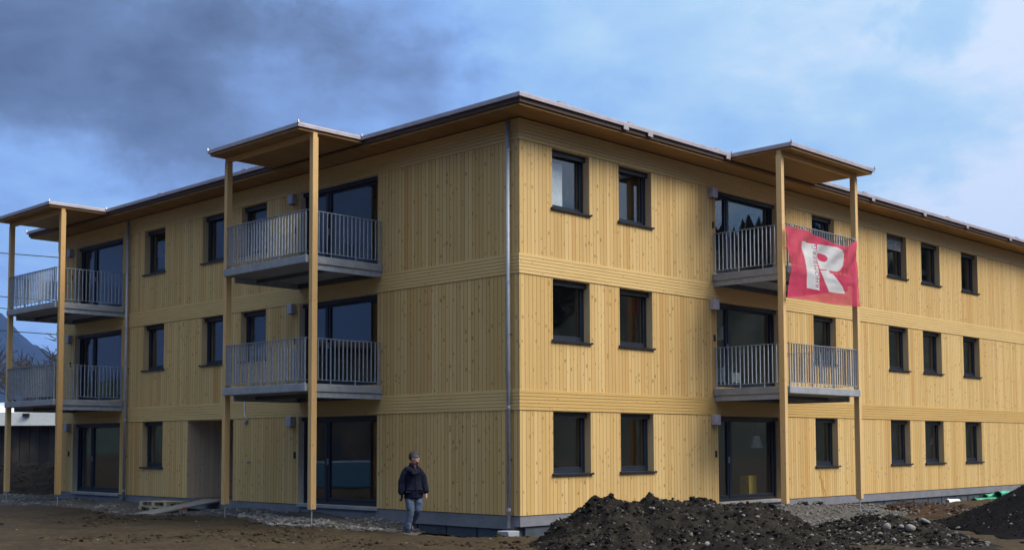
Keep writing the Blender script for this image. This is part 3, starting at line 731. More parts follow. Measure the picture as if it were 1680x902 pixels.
# ------------------------------------------------------------------ gravel strips and spoil heaps
def patch(name, x0, x1, y0, y1, step, hfun, mask, mat, lift=.012):
    X_, Y_ = np.meshgrid(np.arange(x0, x1, step), np.arange(y0, y1, step)); Z_ = hfun(X_, Y_)+lift; m_ = mask(X_, Y_)
    Z_ = Z_-.05*(1-np.clip(m_, 0, 1)); return grid_mesh(name, X_, Y_, Z_, mat, keep=(m_ > 0))
def lgm(x, y):           # left gravel strip mask
    edge = -2.35+.55*fbm(y*0+3, y, .8, 4, 41)+.25*np.sin(y*.9)
    e2 = sm(x-edge, -.0, .25)
    cutp = (np.exp(-((y-2.3)/1.0)**2) > .55) & (x > -1.3)
    return np.where(cutp | (x > .1), 0, e2)
def gm_h(x, y): return ground_h(x, y)+.03*fbm(x, y, 6, 3, 51)+.02
s1 = patch('gravel_strip', -3.6, .2, .9, 26, .06, gm_h, lgm, 'gravelbed'); tag(s1, kind='stuff', label='grey gravel backfill along the left facade', cat='gravel')
def rgm(x, y):
    e = -3.5+.5*fbm(x, x*0+7, .7, 4, 61); return np.where(y > .1, 0, sm(y-e, 0, .25))*sm(x, 6.0, 6.4)*sm(-x, -15.5, -15.0)
s2g = patch('gravel_strip', 5.6, 16, -4.4, .12, .06, gm_h, rgm, 'gravelbed'); tag(s2g, kind='stuff', label='grey gravel backfill along the right facade', cat='gravel')
# loose stones on the strips: countless
def scatter(n, fx_, fy_, hf, s0, s1_, mat, label, name='loose_stones', maskf=None, powr=3.0, sub=1, sink=.25, thr=.5):
    x = fx_(n); y = fy_(n)
    if maskf is not None:
        k = maskf(x, y) > thr; x, y = x[k], y[k]
    s = s0+(s1_-s0)*rng.random(len(x))**powr; z = hf(x, y)+s*(.6-sink)
    o = rock_obj(name, np.stack([x, y, z], 1), s, mat, sub); tag(o, kind='stuff', label=label, cat='stones'); return o
U = lambda a, b: (lambda n: rng.uniform(a, b, n))
scatter(7000, U(-3.3, .0), U(1.2, 25), gm_h, .010, .060, 'stone_pale', 'pale broken stones along the left facade', maskf=lambda x, y: lgm(x, y)*(fbm(x, y, .55, 3, 71) > .02), powr=2.6)
scatter(2600, U(-3.2, -1.0), U(2.4, 8.6), gm_h, .015, .070, 'stone_pale', 'pale broken stones heaped round the balcony posts', maskf=lambda x, y: lgm(x, y)*((x < -1.4+.5*np.sin(y*1.3))), powr=1.8)
scatter(4500, U(6.0, 15), U(-4.0, -.1), gm_h, .012, .06, 'stone', 'grey stones in front of the right balcony', maskf=rgm, powr=2.5)
scatter(900, U(-9, 3), U(-8, 16), ground_h, .005, .030, 'stone', 'few small stones in the brown mud', powr=4, sink=.45)

def trackmask(x, y): return fbm(x*.9+y*.12, y*.25, 1.4, 4, 11)+.5*(fbm(x, y, .35, 3, 91) > .02)
scatter(15000, U(-10, 3), U(-9, 17), ground_h, .008, .065, 'mud', 'loose mud clods in the wheel tracks', name='mud_clods', maskf=lambda x, y: .5+fbm(x, y, .45, 4, 91)+.35*fbm(x, y*.3, 2.2, 3, 95), thr=.66, powr=3, sink=.35)
# heaps: crest line measured across the view, real relief in depth
hd = np.array([math.cos(YAW), math.sin(YAW)]); sdv = np.array([math.sin(YAW), -math.cos(YAW)])
def heap(name, d0, crest, front, back, mat, label, amp=.06, step=.045, clods=0, seed=0, cat='dirt pile', rough_f=2.2, extra=None):
    px = np.array([c[0] for c in crest], float); pz = 1.5205-(np.array([c[1] for c in crest], float)-728.6)*d0/F
    s0, s1_ = (px[0]-840)*d0/F, (px[-1]-840)*d0/F
    S_, T_ = np.meshgrid(np.arange(s0-.3, s1_+.3, step), np.arange(-front, back, step))
    wob = .35*vnoise(S_*.5, S_*0+seed, seed)
    zc = np.interp(S_, (px-840)*d0/F, pz)+.33
    t = T_+wob; ww = np.where(t < 0, front, back)*.92
    p = np.clip(1-np.abs(t)/ww, 0, 1); prof = p*p*(3-2*p)*.5+p*.5
    prof = np.where(p > .86, 1-(1-prof)*.9, prof)
    X_ = CP.x+hd[0]*(d0+T_)+sdv[0]*S_; Y_ = CP.y+hd[1]*(d0+T_)+sdv[1]*S_
    h = zc*prof; nz = fbm(X_, Y_, rough_f, 5, seed+3, .55)*amp*2*np.clip(h*3+.1, 0, 1)
    lump = fbm(X_, Y_, .9, 3, seed+9)*.16*np.clip(h*1.6, 0, 1)*(1-np.clip(prof*1.0, 0, .8))
    Z_ = -.36+h*(1+0*nz)+nz+lump
    Z_ = np.where(h < .005, -.5, Z_)
    o = grid_mesh(name, X_, Y_, Z_, mat, keep=h > .0, smooth=True)
    if clods:
        k = rng.integers(0, X_.size, clods); ok = (h.ravel()[k] > .06); k = k[ok]
        s = (.010+.048*rng.random(len(k))**3.2)*min(1.0, .5+d0*.02) if mat != 'blackgravel' else .008+.022*rng.random(len(k))**3
        P = np.stack([X_.ravel()[k]+rng.uniform(-.02, .02, len(k)), Y_.ravel()[k]+rng.uniform(-.02, .02, len(k)), Z_.ravel()[k]+s*.25], 1)
        c = rock_obj('soil_clods', P, s, mat, 1, o, jag=.3); c['kind'] = 'stuff'
    tag(o, label, cat); return o, X_, Y_, Z_, h
h1 = heap('dirt_pile', 22.4, [(855, 905), (868, 892), (885, 884), (900, 870), (930, 850), (945, 836), (965, 824), (990, 815), (1005, 811), (1030, 818), (1050, 829), (1065, 818), (1085, 814), (1105, 822), (1125, 829), (1150, 823), (1165, 821), (1180, 828), (1205, 825), (1230, 829), (1265, 832), (1290, 840), (1312, 855), (1335, 872), (1365, 886), (1400, 898), (1425, 906)],
          3.6, 2.2, 'darksoil', 'dark heap of excavated soil with stones in front of the building corner', amp=.125, step=.035, clods=6500, seed=3)
h2 = heap('dirt_pile', 24.6, [(1285, 880), (1320, 866), (1345, 862), (1375, 858), (1410, 850), (1445, 846), (1480, 848), (1510, 856), (1545, 868), (1580, 888), (1620, 905), (1650, 912)],
          4.4, 2.2, 'darksoil', 'lower stony earth heap between the dark soil heap and the black gravel heap', amp=.11, step=.045, clods=5500, seed=13)
h3 = heap('dirt_pile', 33.5, [(1438, 842), (1452, 829), (1475, 824), (1510, 823), (1545, 826), (1560, 829), (1600, 830), (1630, 834), (1660, 842), (1700, 850)],
          3.0, 1.6, 'brownsoil', 'low brown earth bank near the green drain pipes', amp=.06, step=.06, clods=1800, seed=23)
h4 = heap('gravel_pile', 26.5, [(1535, 882), (1560, 866), (1590, 848), (1620, 829), (1650, 812), (1680, 795), (1730, 766), (1790, 733), (1830, 712), (1870, 708), (1920, 730), (2000, 778), (2080, 826), (2150, 868), (2175, 884)],
          4.6, 3.6, 'blackgravel', 'smooth dark gravel heap at the right edge', amp=.02, step=.06, clods=6000, seed=33, cat='gravel pile', rough_f=3.5)
def on_heap(hh, n, s0, s1_, mat, label, powr=2.5, sub=1, hmin=.05, bias=None):
    _, X_, Y_, Z_, h = hh; k = rng.integers(0, X_.size, n*2); k = k[h.ravel()[k] > hmin]
    if bias is not None: k = k[bias(X_.ravel()[k], Y_.ravel()[k])]
    k = k[:n]; s = s0+(s1_-s0)*rng.random(len(k))**powr
    P = np.stack([X_.ravel()[k], Y_.ravel()[k], Z_.ravel()[k]+s*.15], 1)
    o = rock_obj('loose_stones', P, s, mat, sub); tag(o, kind='stuff', label=label, cat='stones')
on_heap(h1, 900, .010, .045, 'stone', 'small stones scattered over the dark soil heap', 3.2)
on_heap(h1, 140, .014, .055, 'stone_pale', 'paler stones on the flank of the dark soil heap', 2.6, bias=lambda x, y: fbm(x, y, .8, 3, 5) > 0)
on_heap(h2, 1000, .010, .060, 'stone', 'stones covering the lower stony heap', 2.6)
on_heap(h4, 300, .01, .04, 'stone', 'small stones on the dark gravel heap', 3)
on_heap(h3, 250, .02, .06, 'stone', 'stones on the brown earth bank', 3)
# larger single stones
def zsurf(hh, x, y):
    _, X_, Y_, Z_, h = hh; i = np.argmin((X_-x)**2+(Y_-y)**2); return float(Z_.ravel()[i])
def stone_at(px, py, hh, size, label, mat='stone_pale'):
    best = None
    _, X_, Y_, Z_, h = hh
    # visible surface point of the heap under that pixel: nearest grid point along the sight line
    V = np.stack([X_.ravel(), Y_.ravel(), Z_.ravel()], 1)-np.array(CP); d = np.array(ray(px, py)); d = d/np.linalg.norm(d)
    t = V@d; r = np.linalg.norm(V-t[:, None]*d[None], axis=1); ok = np.where((r < .06) & (h.ravel() > .01))[0]
    i = ok[np.argmin(t[ok])] if len(ok) else np.argmin(r)
    p = (float(X_.ravel()[i]), float(Y_.ravel()[i]), float(Z_.ravel()[i])+size*.3)
    V_, F_ = rocks(np.array([[0, 0, 0.]]), [size], 2, flat=.72, jag=.10); me = bpy.data.meshes.new('stone'); me.from_pydata(V_.tolist(), [], F_.tolist())
    o = link('stone', me, mat, None, True, loc=p); tag(o, label, 'stone', 'larger stones lying on the heaps')
for q in ((1453, 862, h2, .10, 'largest pale rounded stone low on the stony heap, below the brown bank'),
          (1495, 864, h2, .085, 'pale oval stone on the stony heap, just right of the largest one'),
          (1480, 861, h2, .06, 'small pale stone between the two big ones on the stony heap'),
          (1516, 852, h2, .09, 'flat grey stone on the right crest of the stony heap'),
          (1449, 884, h2, .05, 'pale stone directly below the largest stone'),
          (1466, 882, h2, .055, 'rounded pale stone right of and below the largest stone'),
          (1571, 862, h4, .05, 'single pale stone at the foot of the dark gravel heap'),
          (1159, 888, h1, .05, 'bright egg-shaped stone low on the dark soil heap'),
          (1000, 884, h1, .04, 'pale stone on the left half of the dark soil heap'),
          (1068, 833, h1, .045, 'grey stone just under the double crest of the dark soil heap'),
          (1220, 842, h1, .045, 'pale stone near the right crest of the dark soil heap')): stone_at(*q)

# ------------------------------------------------------------------ drain pipes, boards, concrete
def pipe_obj(name, pts, rad, mat, label, cat='pipe', group=None, wall=.012):
    pts = [Vector(p) for p in pts]; c = pts[0].copy()
    mb = MB(); mb.tube([p-c for p in pts], rad, 20, cap=False); 
    mb.tube([p-c for p in pts], rad-wall, 20, cap=False)
    n = 20; L0 = len(mb.v)//2
    for e in (0, (len(pts)-1)*n):
        for q in range(n): mb.f.append((e+q, e+(q+1) % n, L0+e+(q+1) % n, L0+e+q))
    d = (pts[1]-pts[0]).normalized()
    o = mb.build(name, mat, None, True, loc=c)
    s = MB().tube([d*.0, d*.13], rad+.016, 20, cap=False); s.tube([d*.0, d*.13], rad+.002, 20, cap=False); s.build('socket', mat, o, True)
    MB().tube([d*.30, d*.302], rad-wall-.001, 20).build('pipe_shadow_cap', 'black', o) if 0 else None
    tag(o, label, cat, group); return o
pipe_obj('drain_pipe', [on(1, -1.5, 1598, 822)+Vector((0, 0, 0)), on(1, -1.5, 1632, 820)], .10, 'green', 'straight green plastic drain pipe lying on the brown bank', group='green drain pipes')
e0 = on(1, -.75, 1616, 815); pipe_obj('drain_pipe', [e0, e0+Vector((.8, .05, .02)), e0+Vector((1.6, .1, .03))], .09, 'green', 'short green pipe against the plinth behind the elbow', group='green drain pipes')
e0 = on(1, -.95, 1637, 811.5); pipe_obj('drain_pipe', [e0, e0+Vector((.45, .0, .02)), e0+Vector((.8, -.1, .0)), e0+Vector((1.1, -.35, -.1))], .125, 'green', 'green pipe elbow with open dark mouth topmost by the gravel heap', group='green drain pipes')
e0 = on(1, -1.1, 1553, 823); pipe_obj('white_pipe', [e0, on(1, -1.1, 1572, 822)], .085, 'white', 'short white plastic pipe half buried in the brown bank')
e0 = on(1, -1.2, 1582, 822); pipe_obj('clay_pipe', [e0, e0+Vector((.55, .25, -.02))], .085, 'orange', 'broken orange clay pipe piece between the white and green pipes')
for px, py, lab, mt, cat_ in ((1612, 829.5, 'light wooden batten below the green pipe', 'oldwood', 'batten'), (1611, 834, 'orange brick fragment below the batten', 'orange', 'brick')):
    p = on(1, -1.9, px, py)
    o = MB().box(-.35, .35, -.03, .03, -.02, .02).build('wooden_batten', mt, None, loc=p, rotz=-.2) if cat_ == 'batten' else MB().box(-.12, .12, -.06, .06, -.05, .05).build('brick', mt, None, loc=p, rotz=.5, bevel=.01)
    tag(o, lab, cat_)
for px, sgn, lab in ((1316, 1, 'left of two black pipe ends poking out beside the plinth'), (1341, -1, 'right of two black pipe ends poking out beside the plinth')):
    p = on(1, -.55, px, 828); pp_ = [(p.x+.30*math.cos(t), p.y, p.z-.16+.24*math.sin(t)) for t in np.linspace(.5, 2.4, 9)]
    o = pipe_obj('corrugated_pipe', pp_, .045, 'black', lab, group='black corrugated pipe ends', wall=.006)
for (x, y, lx, ly, lab) in ((-.20, .16, .17, .17, 'concrete block under the downpipe at the building corner'), (-.34, 17.0, .28, .42, 'concrete shaft box under the far left downpipe')):
    o = MB().box(-lx, lx, -ly, ly, -.2, 0).build('concrete_block', 'concrete', None, bevel=.015, loc=(x, y, -.31 if y < 1 else -.23)); tag(o, lab, 'concrete block', 'concrete blocks under the downpipes')
for (x, y, lab) in ((-2.12, 4.52, 'nearest left'), ):
    pass
o = MB().box(-.35, .35, -.28, .28, -.2, 0).build('concrete_footing', 'block', None, bevel=.02, loc=(10.85, -2.15, -.215)); tag(o, 'concrete footing under the right-hand post of the right balcony', 'footing')

# pallets and ramp
def pallet():
    r = empty('wooden_pallet'); Lx, Ly = .8, 1.2
    mb = MB()
    for k in range(5): y = 0; mb.box(-Lx/2+k*.165, -Lx/2+k*.165+.14, -Ly/2, Ly/2, .122, .144)
    mb.build('top_boards', 'oldwood', r)
    mb = MB()
    for y in (-Ly/2, -.07, Ly/2-.145):
        mb.box(-Lx/2, Lx/2, y, y+.145, .10, .1215)
        for x in (-Lx/2, -.07, Lx/2-.145): mb.box(x+.002, x+.143, y+.002, y+.143, .022, .0995)
    mb.build('blocks', 'oldwood', r)
    mb = MB()
    for x in (-Lx/2, -.05, Lx/2-.1): mb.box(x, x+.1, -Ly/2, Ly/2, 0, .0215)
    mb.build('bottom_boards', 'oldwood', r); return r
p1_ = pallet(); p1_.location = (-.72, 13.55, -.36); p1_.rotation_euler = (0, .02, .10); tag(p1_, 'lower wooden pallet of the two beside the ramp', 'pallet', 'stacked wooden pallets')
p2_ = p1_.copy(); C.objects.link(p2_); p2_.location = (-.70, 13.50, -.208); p2_.rotation_euler = (0, .02, .16); tag(p2_, 'upper wooden pallet lying on the other one', 'pallet')
for ch in p1_.children:
    c = ch.copy(); C.objects.link(c); c.parent = p2_
rp0 = Vector((-2.45, 11.45, gh(-2.45, 11.45)+.015)); rp1 = Vector((.10, 12.15, -.045)); dx = rp1-rp0; yw = math.atan2(dx.y, dx.x); Ln = dx.length; pt = math.asin(dx.z/Ln)
o = empty('plank_ramp', rp0); o.rotation_euler = (0, -pt, yw); tag(o, 'weathered plank ramp sloping up to the entrance recess', 'ramp')
for k in range(3): MB().box(0, Ln+k*.02, -.36+k*.245, -.36+k*.245+.235, 0, .045).build('plank', 'plank', o, bevel=.004)
MB().box(.9, .98, -.40, .42, -.05, -.001).build('cross_batten', 'plank', o)
o = MB().box(-.05, .05, -.01, .01, 0, .06).build('red_marker', None, None, loc=(-1.35, 11.30, -.20), rotz=-.6)
m = Mat('red_tape'); MT['redt'] = m.fin((.38, .04, .02), .6); o.data.materials.append(MT['redt']); tag(o, 'small red marker under the plank ramp', 'marker')

# ------------------------------------------------------------------ things behind the glass
def pendant(p, label, s=1.0):
    r = empty('pendant_lamp', p); tag(r, label, 'lamp', 'white pendant lamps inside the flats')
    MB().tube([(0, 0, 0), (0, 0, .30*s)], [.17*s, .085*s], 20, cap=False).build('lamp_shade', 'shade', r, True)
    MB().tube([(0, 0, .29*s), (0, 0, .75)], .006, 6).build('cord', 'black', r)
pendant(on(0, .7, 259, 421), 'white cone lamp inside the top-left window beside the left balcony bay', 1.15)
pendant(on(1, .75, 1241, 734), 'white cone lamp behind the ground-floor glass door on the right facade', 1.1)
pendant(on(1, .75, 1186, 556), 'white cone lamp behind the middle-floor glass door on the right facade', 1.1)
pendant(on(1, .45, 1531, 729), 'small white cone lamp inside the middle one of the three far ground-floor windows', .8)
p = on(1, .85, 1228, 812); o = MB().box(-.19, .19, -.15, .15, 0, .62).build('carton', 'yellow', None, loc=(p.x, p.y, .02)); tag(o, 'tall yellow carton behind the ground-floor glass door on the right', 'carton')
for k, (x, h_) in enumerate(((8.85, .62), (9.3, .50), (7.75, .38))):
    o = MB().box(-.21, .21, -.2, .2, 0, h_).build('insulation_pack', 'insul', None, loc=(x, .95, ST+.01), bevel=.02)
    tag(o, ('tallest pale pack behind the middle-floor glass door on the right', 'middle pale pack behind the middle-floor glass door on the right', 'short pale pack in the left leaf of the middle-floor glass door')[k], 'pack', 'pale packs behind the middle-floor door')

for x0, x1, zt, nm in ((1.15, 1.86, 7.93, 'pale board leaning behind the first upper window of the right facade'), (3.45, 3.80, 7.55, 'narrow pale board leaning behind the second upper window of the right facade')):
    o = MB().box(x0, x1, 0, .02, 0, zt-5.91).build('leaning_board', 'white', None, loc=(0, .42, 5.905)); tag(o, nm, 'board')
# ------------------------------------------------------------------ left background
def bg(px, d, z=0): return at(px, d, z)
# long dark shed with pale roof
a0 = bg(-160, 66); a1 = bg(135, 66); sdx = (a1-a0); ln = sdx.length; an = math.atan2(sdx.y, sdx.x)
S = empty('storage_shed', (a0.x, a0.y, -.33), an); tag(S, 'long dark boarded shed with a pale roof behind the left balconies', 'shed')
MB().box(0, ln, 0, 9, 0, 2.98).build('wall', 'darkwood', S)
mb = MB(); mb.prism([(-.4, -.5, 2.985), (-.4, 9.5, 4.4), (-.4, 9.5, 4.55), (-.4, -.5, 3.13)], (ln+.8, 0, 0)); mb.box(-.4, ln+.4, -.56, -.5, 2.95, 3.66)
rf = mb.build('roof', 'shedroof', S)
MB().box(6.75, 7.1, -.7, -.57, 3.42, 3.6).build('roof_vent', 'black', rf)
# dark soil bank in front of the shed
hb = heap('dirt_pile', 47, [(-140, 790), (-100, 768), (-40, 758), (0, 757), (30, 754), (60, 757), (95, 753), (130, 756), (180, 770), (220, 800), (240, 812)], 4.0, 3.0, 'darksoil', 'broad dark earth bank in front of the shed at far left', amp=.12, step=.14, clods=1500, seed=43)
# bare tree
def bare_tree(p, h, label, seed=1):
    R_ = random.Random(seed); r = empty('bare_tree', p); tag(r, label, 'tree'); tr = MB(); cr = MB()
    def grow(mb, p, d, ln, rad, dep):
        n = 4; pts = [p]; rs = [rad]
        for k in range(n):
            d = (d+Vector((R_.uniform(-.30, .30), R_.uniform(-.30, .30), R_.uniform(-.10, .16)))).normalized(); pts.append(pts[-1]+d*ln/n); rs.append(rad*(1-.35*(k+1)/n))
        mb.tube(pts, rs, 5 if dep < 3 else 3, cap=False)
        if dep >= 6: return
        for k in range(R_.choice((3, 3, 4))):
            q = pts[R_.choice((2, 3, 4))] if dep else pts[-1]
            ax = Vector((R_.uniform(-1, 1), R_.uniform(-1, 1), R_.uniform(-.15, .55))).normalized()
            grow(cr, q, (d*.55+ax*.8).normalized(), ln*R_.uniform(.66, .86), max(rs[-1]*.80, .022), dep+1)
    grow(tr, Vector((0, 0, 0)), Vector((.05, 0, 1)), h*.24, h*.028, 0)
    tr.build('trunk', 'bark', r, True, recalc=False); cr.build('crown', 'bark', r, True, recalc=False)
tp = bg(78, 76, -.3); bare_tree(tp, 13.5, 'dark bare fruit tree with crooked branches behind the shed', 5)
tp = bg(30, 92, -.3); bare_tree(tp, 12.5, 'smaller bare tree farther left behind the shed', 9)
# overhead cables
for k, (ya, yb) in enumerate(((403, 415), (473, 487), (494, 505), (532, 541))):
    d0_ = 58; P0 = CP+ray(-250, ya-12)*(d0_*1.25/F); P1 = CP+ray(140, yb+2)*(d0_*1.0/F); P1 = P1+(P1-P0)*.9
    pts = [P0.lerp(P1, t)-Vector((0, 0, .25*math.sin(t*math.pi))) for t in np.linspace(0, 1, 14)]; c = pts[0].copy()
    o = MB().tube([q-c for q in pts], .022, 5).build('overhead_cable', 'cable', None, loc=c); tag(o, ('topmost', 'second highest', 'third', 'lowest')[k]+' overhead cable crossing the sky at far left', 'cable', 'overhead cables at far left')
# mountains and wooded slopes
def ridge(name, az0, az1, R0, prof, mat, depth=2500, n=220, seed=1, amp=.12):
    az = np.linspace(math.radians(az0), math.radians(az1), n); t = np.linspace(0, 1, 40)
    A_, T_ = np.meshgrid(az, t); h = np.interp(np.degrees(A_), [p[0] for p in prof], [p[1] for p in prof])
    Rr = R0+T_*depth; X_ = Rr*np.cos(A_); Y_ = Rr*np.sin(A_)
    k = np.sin(np.clip(T_, 0, 1)*np.pi*.62)**1.1
    Z_ = h*k*(1+amp*2*fbm(A_*40, T_*4, 1.0, 5, seed))-1
    o = grid_mesh(name, X_+CP.x, Y_+CP.y, Z_, mat); tag(o, kind='structure'); return o
MT['hill'] = soil('hill_forest', (.007, .012, .013), (.012, .018, .016), (.005, .009, .010), scale=.01, bump=0)
ridge('mountain', 50, 104, 3800, [(50, 180), (60, 250), (64, 360), (65, 400), (66.2, 455), (68, 560), (72, 640), (85, 760), (104, 500)], 'hill', 2200, seed=7, amp=.07)
ridge('hills', -62, -5, 130, [(-62, 38), (-45, 41), (-38, 40), (-30, 43), (-20, 46), (-5, 40)], 'conifer', 150, seed=17, amp=.05)
ridge('hills', 108, 190, 260, [(108, 22), (130, 40), (150, 46), (170, 36), (190, 30)], 'conifer', 260, seed=27, amp=.06)
def conifers(az0, az1, R0, R1, n, zf, label, hh=(6, 10)):
    mb = MB()
    for k in range(n):
        a = math.radians(random.uniform(az0, az1)); R_ = random.uniform(R0, R1); x, y = CP.x+R_*math.cos(a), CP.y+R_*math.sin(a); h = random.uniform(*hh); z = zf(R_)
        lv = 5
        for q in range(lv):
            zb = z+h*(.12+.17*q); rb = h*.36*(1-q/lv*.85); i = len(mb.v); m_ = 9
            for s in range(m_):
                th = 2*math.pi*s/m_+q; rj = rb*random.uniform(.65, 1.15); mb.v.append((x+rj*math.cos(th), y+rj*math.sin(th), zb-rb*.25*random.random()))
            mb.v.append((x, y, zb+h*.30))
            for s in range(m_): mb.f.append((i+s, i+(s+1) % m_, i+m_))
    o = mb.build('forest', 'conifer', None, recalc=False); tag(o, kind='stuff', label=label, cat='forest')
conifers(-60, -8, 175, 262, 520, lambda R: 42*math.sin(min(1, (R-130)/150)*math.pi*.62)**1.1-3, 'dark conifer forest on the slope reflected in the upper panes')
# neighbouring block with blue tarpaulin-covered stacks, seen mirrored in the left ground-floor glass
nb = empty('neighbouring_house', (-40, 50, -.33), .6); tag(nb, 'plain grey neighbouring house opposite the left facade', 'house')
MB().box(-9, 9, -6, 6, 0, 8.5).build('wall', 'darkwood', nb); MB().box(-9.6, 9.6, -6.6, 6.6, 8.5, 8.8).build('roof', 'fascia_edge', nb)
mb = MB()
for q in range(3):
    for k in range(5): mb.box(-8+k*3.4, -6.6+k*3.4, -6.06, -6.0, 1+q*2.7, 2.4+q*2.7)
mb.build('window', 'frame', nb)
tb = MB().prism([(-1.6, -.7, 0), (1.6, -.7, 0), (1.65, -.7, 1.15), (-1.5, -.7, 1.2)], (0, 1.4, 0)).build('tarpaulin_stack', 'blue', None, loc=(-13.4, 23.8, -.32), rotz=.6, bevel=.08); tag(tb, 'blue tarpaulin-covered stack mirrored in the left ground-floor glass door', 'stack')

# air of the wet valley: far slopes fade to blue
bm = bmesh.new(); bmesh.ops.create_cube(bm, size=1.0); me = bpy.data.meshes.new('haze'); bm.to_mesh(me); bm.free()
hz = bpy.data.objects.new('haze', me); C.objects.link(hz); hz.scale = (14500, 14500, 1010); hz.location = (0, 0, 503.0); hz['kind'] = 'stuff'
hm = bpy.data.materials.new('haze_air'); hm.use_nodes = True; hm.node_tree.nodes.clear()
ho = hm.node_tree.nodes.new('ShaderNodeOutputMaterial'); hv = hm.node_tree.nodes.new('ShaderNodeVolumePrincipled')
hv.inputs['Density'].default_value = .7e-4; hv.inputs['Color'].default_value = (.20, .40, 1.0, 1); hv.inputs['Anisotropy'].default_value = .0
hm.node_tree.links.new(hv.outputs[0], ho.inputs['Volume']); me.materials.append(hm); me.name = 'haze'

# ------------------------------------------------------------------ the man in front of the left facade
def chain_obj(name, joints, edges, radii, mat, parent, sub=2, root=0, folds=0.0):
    me = bpy.data.meshes.new(name); me.from_pydata([tuple(j) for j in joints], edges, []); o = bpy.data.objects.new(name, me); C.objects.link(o); o.parent = parent
    md = o.modifiers.new('skin', 'SKIN'); md.use_smooth_shade = True; md.branch_smoothing = .6
    for i, r in enumerate(radii):
        sv = me.skin_vertices[0].data[i]; sv.radius = r if isinstance(r, tuple) else (r, r); sv.use_root = (i == root)
    s = o.modifiers.new('sub', 'SUBSURF'); s.levels = sub; s.render_levels = sub
    if folds:
        tx = bpy.data.textures.new('folds', 'CLOUDS'); tx.noise_scale = .11; tx.noise_depth = 2
        dm = o.modifiers.new('folds', 'DISPLACE'); dm.texture = tx; dm.strength = folds; dm.mid_level = .5; dm.texture_coords = 'LOCAL'
    me.materials.append(MT[mat]); return o
MT['skin'] = plain('skin', (.46, .26, .19), .55, 0, .08, 20); MT['jacket'] = plain('navy_jacket', (.0065, .009, .022), .9, 0, .45, 9, .5, .15)
MT['jeans'] = plain('blue_jeans', (.062, .090, .150), .85, 0, .28, 11, .3); MT['hair'] = plain('dark_hair', (.02, .015, .013), .7, 0, .3, 30)
MT['band_'] = plain('grey_headband', (.075, .095, .13), .85, 0, .6, 45); MT['scarf'] = plain('rust_scarf', (.060, .014, .012), .9, 0, .3, 25); MT['shoe'] = plain('dark_shoe', (.015, .015, .022), .5)
pp0 = at(677, 25.65, -.33); pp0.z = gh(pp0.x, pp0.y)-.005
PM = empty('person', pp0, YAW-math.pi/2+math.radians(16)); tag(PM, 'man in navy jacket, blue jeans and grey headband walking past the left facade', 'person')
# local axes: +X image right, -Y towards the viewer
J = [(.02, .0, .90), (.02, .0, 1.06), (.015, .005, 1.22), (.01, .01, 1.34), (.01, .005, 1.44), (.02, -.005, 1.52),
     (-.13, .01, 1.34), (-.20, .012, 1.21), (-.225, .0, 1.07), (-.235, -.03, .93), (-.232, -.05, .84),
     (.14, .01, 1.34), (.21, .03, 1.20), (.245, .02, 1.06), (.262, -.04, .94), (.270, -.07, .865),
     (-.075, .0, .88), (-.065, -.05, .68), (-.050, -.06, .49), (-.085, -.03, .28), (-.115, .0, .09),
     (.105, .0, .88), (.120, -.03, .69), (.115, -.06, .51), (.065, .10, .34), (.015, .25, .22)]
E_ = [(0, 1), (1, 2), (2, 3), (3, 4), (4, 5), (3, 6), (6, 7), (7, 8), (8, 9), (9, 10), (3, 11), (11, 12), (12, 13), (13, 14), (14, 15), (0, 16), (16, 17), (17, 18), (18, 19), (19, 20), (0, 21), (21, 22), (22, 23), (23, 24), (24, 25)]
Rr_ = [(.10, .07), (.09, .07), (.10, .07), (.08, .06), .045, .048, .04, .035, .032, .030, .026, .04, .035, .032, .030, .026, .06, .055, .045, .04, .03, .06, .055, .045, .04, .03]
chain_obj('body', J, E_, Rr_, 'skin', PM)
# jacket: torso shell and two sleeves
Jj = [(.02, .0, .745), (.02, .0, .785), (.02, .0, .94), (.02, .0, 1.08), (.015, .005, 1.22), (.01, .01, 1.33), (.015, .01, 1.46),
      (-.13, .008, 1.35), (-.20, .012, 1.22), (-.225, .0, 1.07), (-.238, -.03, .94), (-.236, -.045, .82),
      (.14, .01, 1.35), (.212, .03, 1.21), (.248, .015, 1.06), (.268, -.04, .95), (.274, -.062, .85)]
Ej = [(0, 1), (1, 2), (2, 3), (3, 4), (4, 5), (5, 6), (5, 7), (7, 8), (8, 9), (9, 10), (10, 11), (5, 12), (12, 13), (13, 14), (14, 15), (15, 16)]
Rj = [(.22, .175), (.22, .175), (.215, .17), (.21, .165), (.205, .16), (.165, .13), (.09, .085), .115, .098, .088, .082, .074, .11, .096, .086, .080, .070]
jk = chain_obj('jacket', Jj, Ej, Rj, 'jacket', PM, sub=3, root=3, folds=.035)
MB().box(.055, .065, -.172, -.160, .84, 1.30).build('zip', 'black', jk)
mb = MB().tube([(.015, .0, 1.39), (.02, -.005, 1.50)], [.115, .090], 16); mb.build('collar', 'jacket', jk, True)
mb = MB().tube([(.035, -.118, 1.27), (.03, -.115, 1.36), (.028, -.07, 1.42), (.025, -.02, 1.50)], [.008, .026, .045, .062], 12); mb.build('scarf', 'scarf', PM, True)
# trousers
Jt = [(.02, .0, .93), (-.075, .0, .87), (-.066, -.05, .68), (-.050, -.065, .49), (-.085, -.03, .28), (-.115, .0, .07),
      (.108, .0, .87), (.124, -.03, .69), (.118, -.065, .51), (.065, .10, .35), (.022, .235, .24)]
Et = [(0, 1), (1, 2), (2, 3), (3, 4), (4, 5), (0, 6), (6, 7), (7, 8), (8, 9), (9, 10)]
Rt = [(.10, .08), .095, .102, .082, .076, .072, .095, .102, .080, .074, .064]
chain_obj('jeans', Jt, Et, Rt, 'jeans', PM, sub=3, folds=.04)
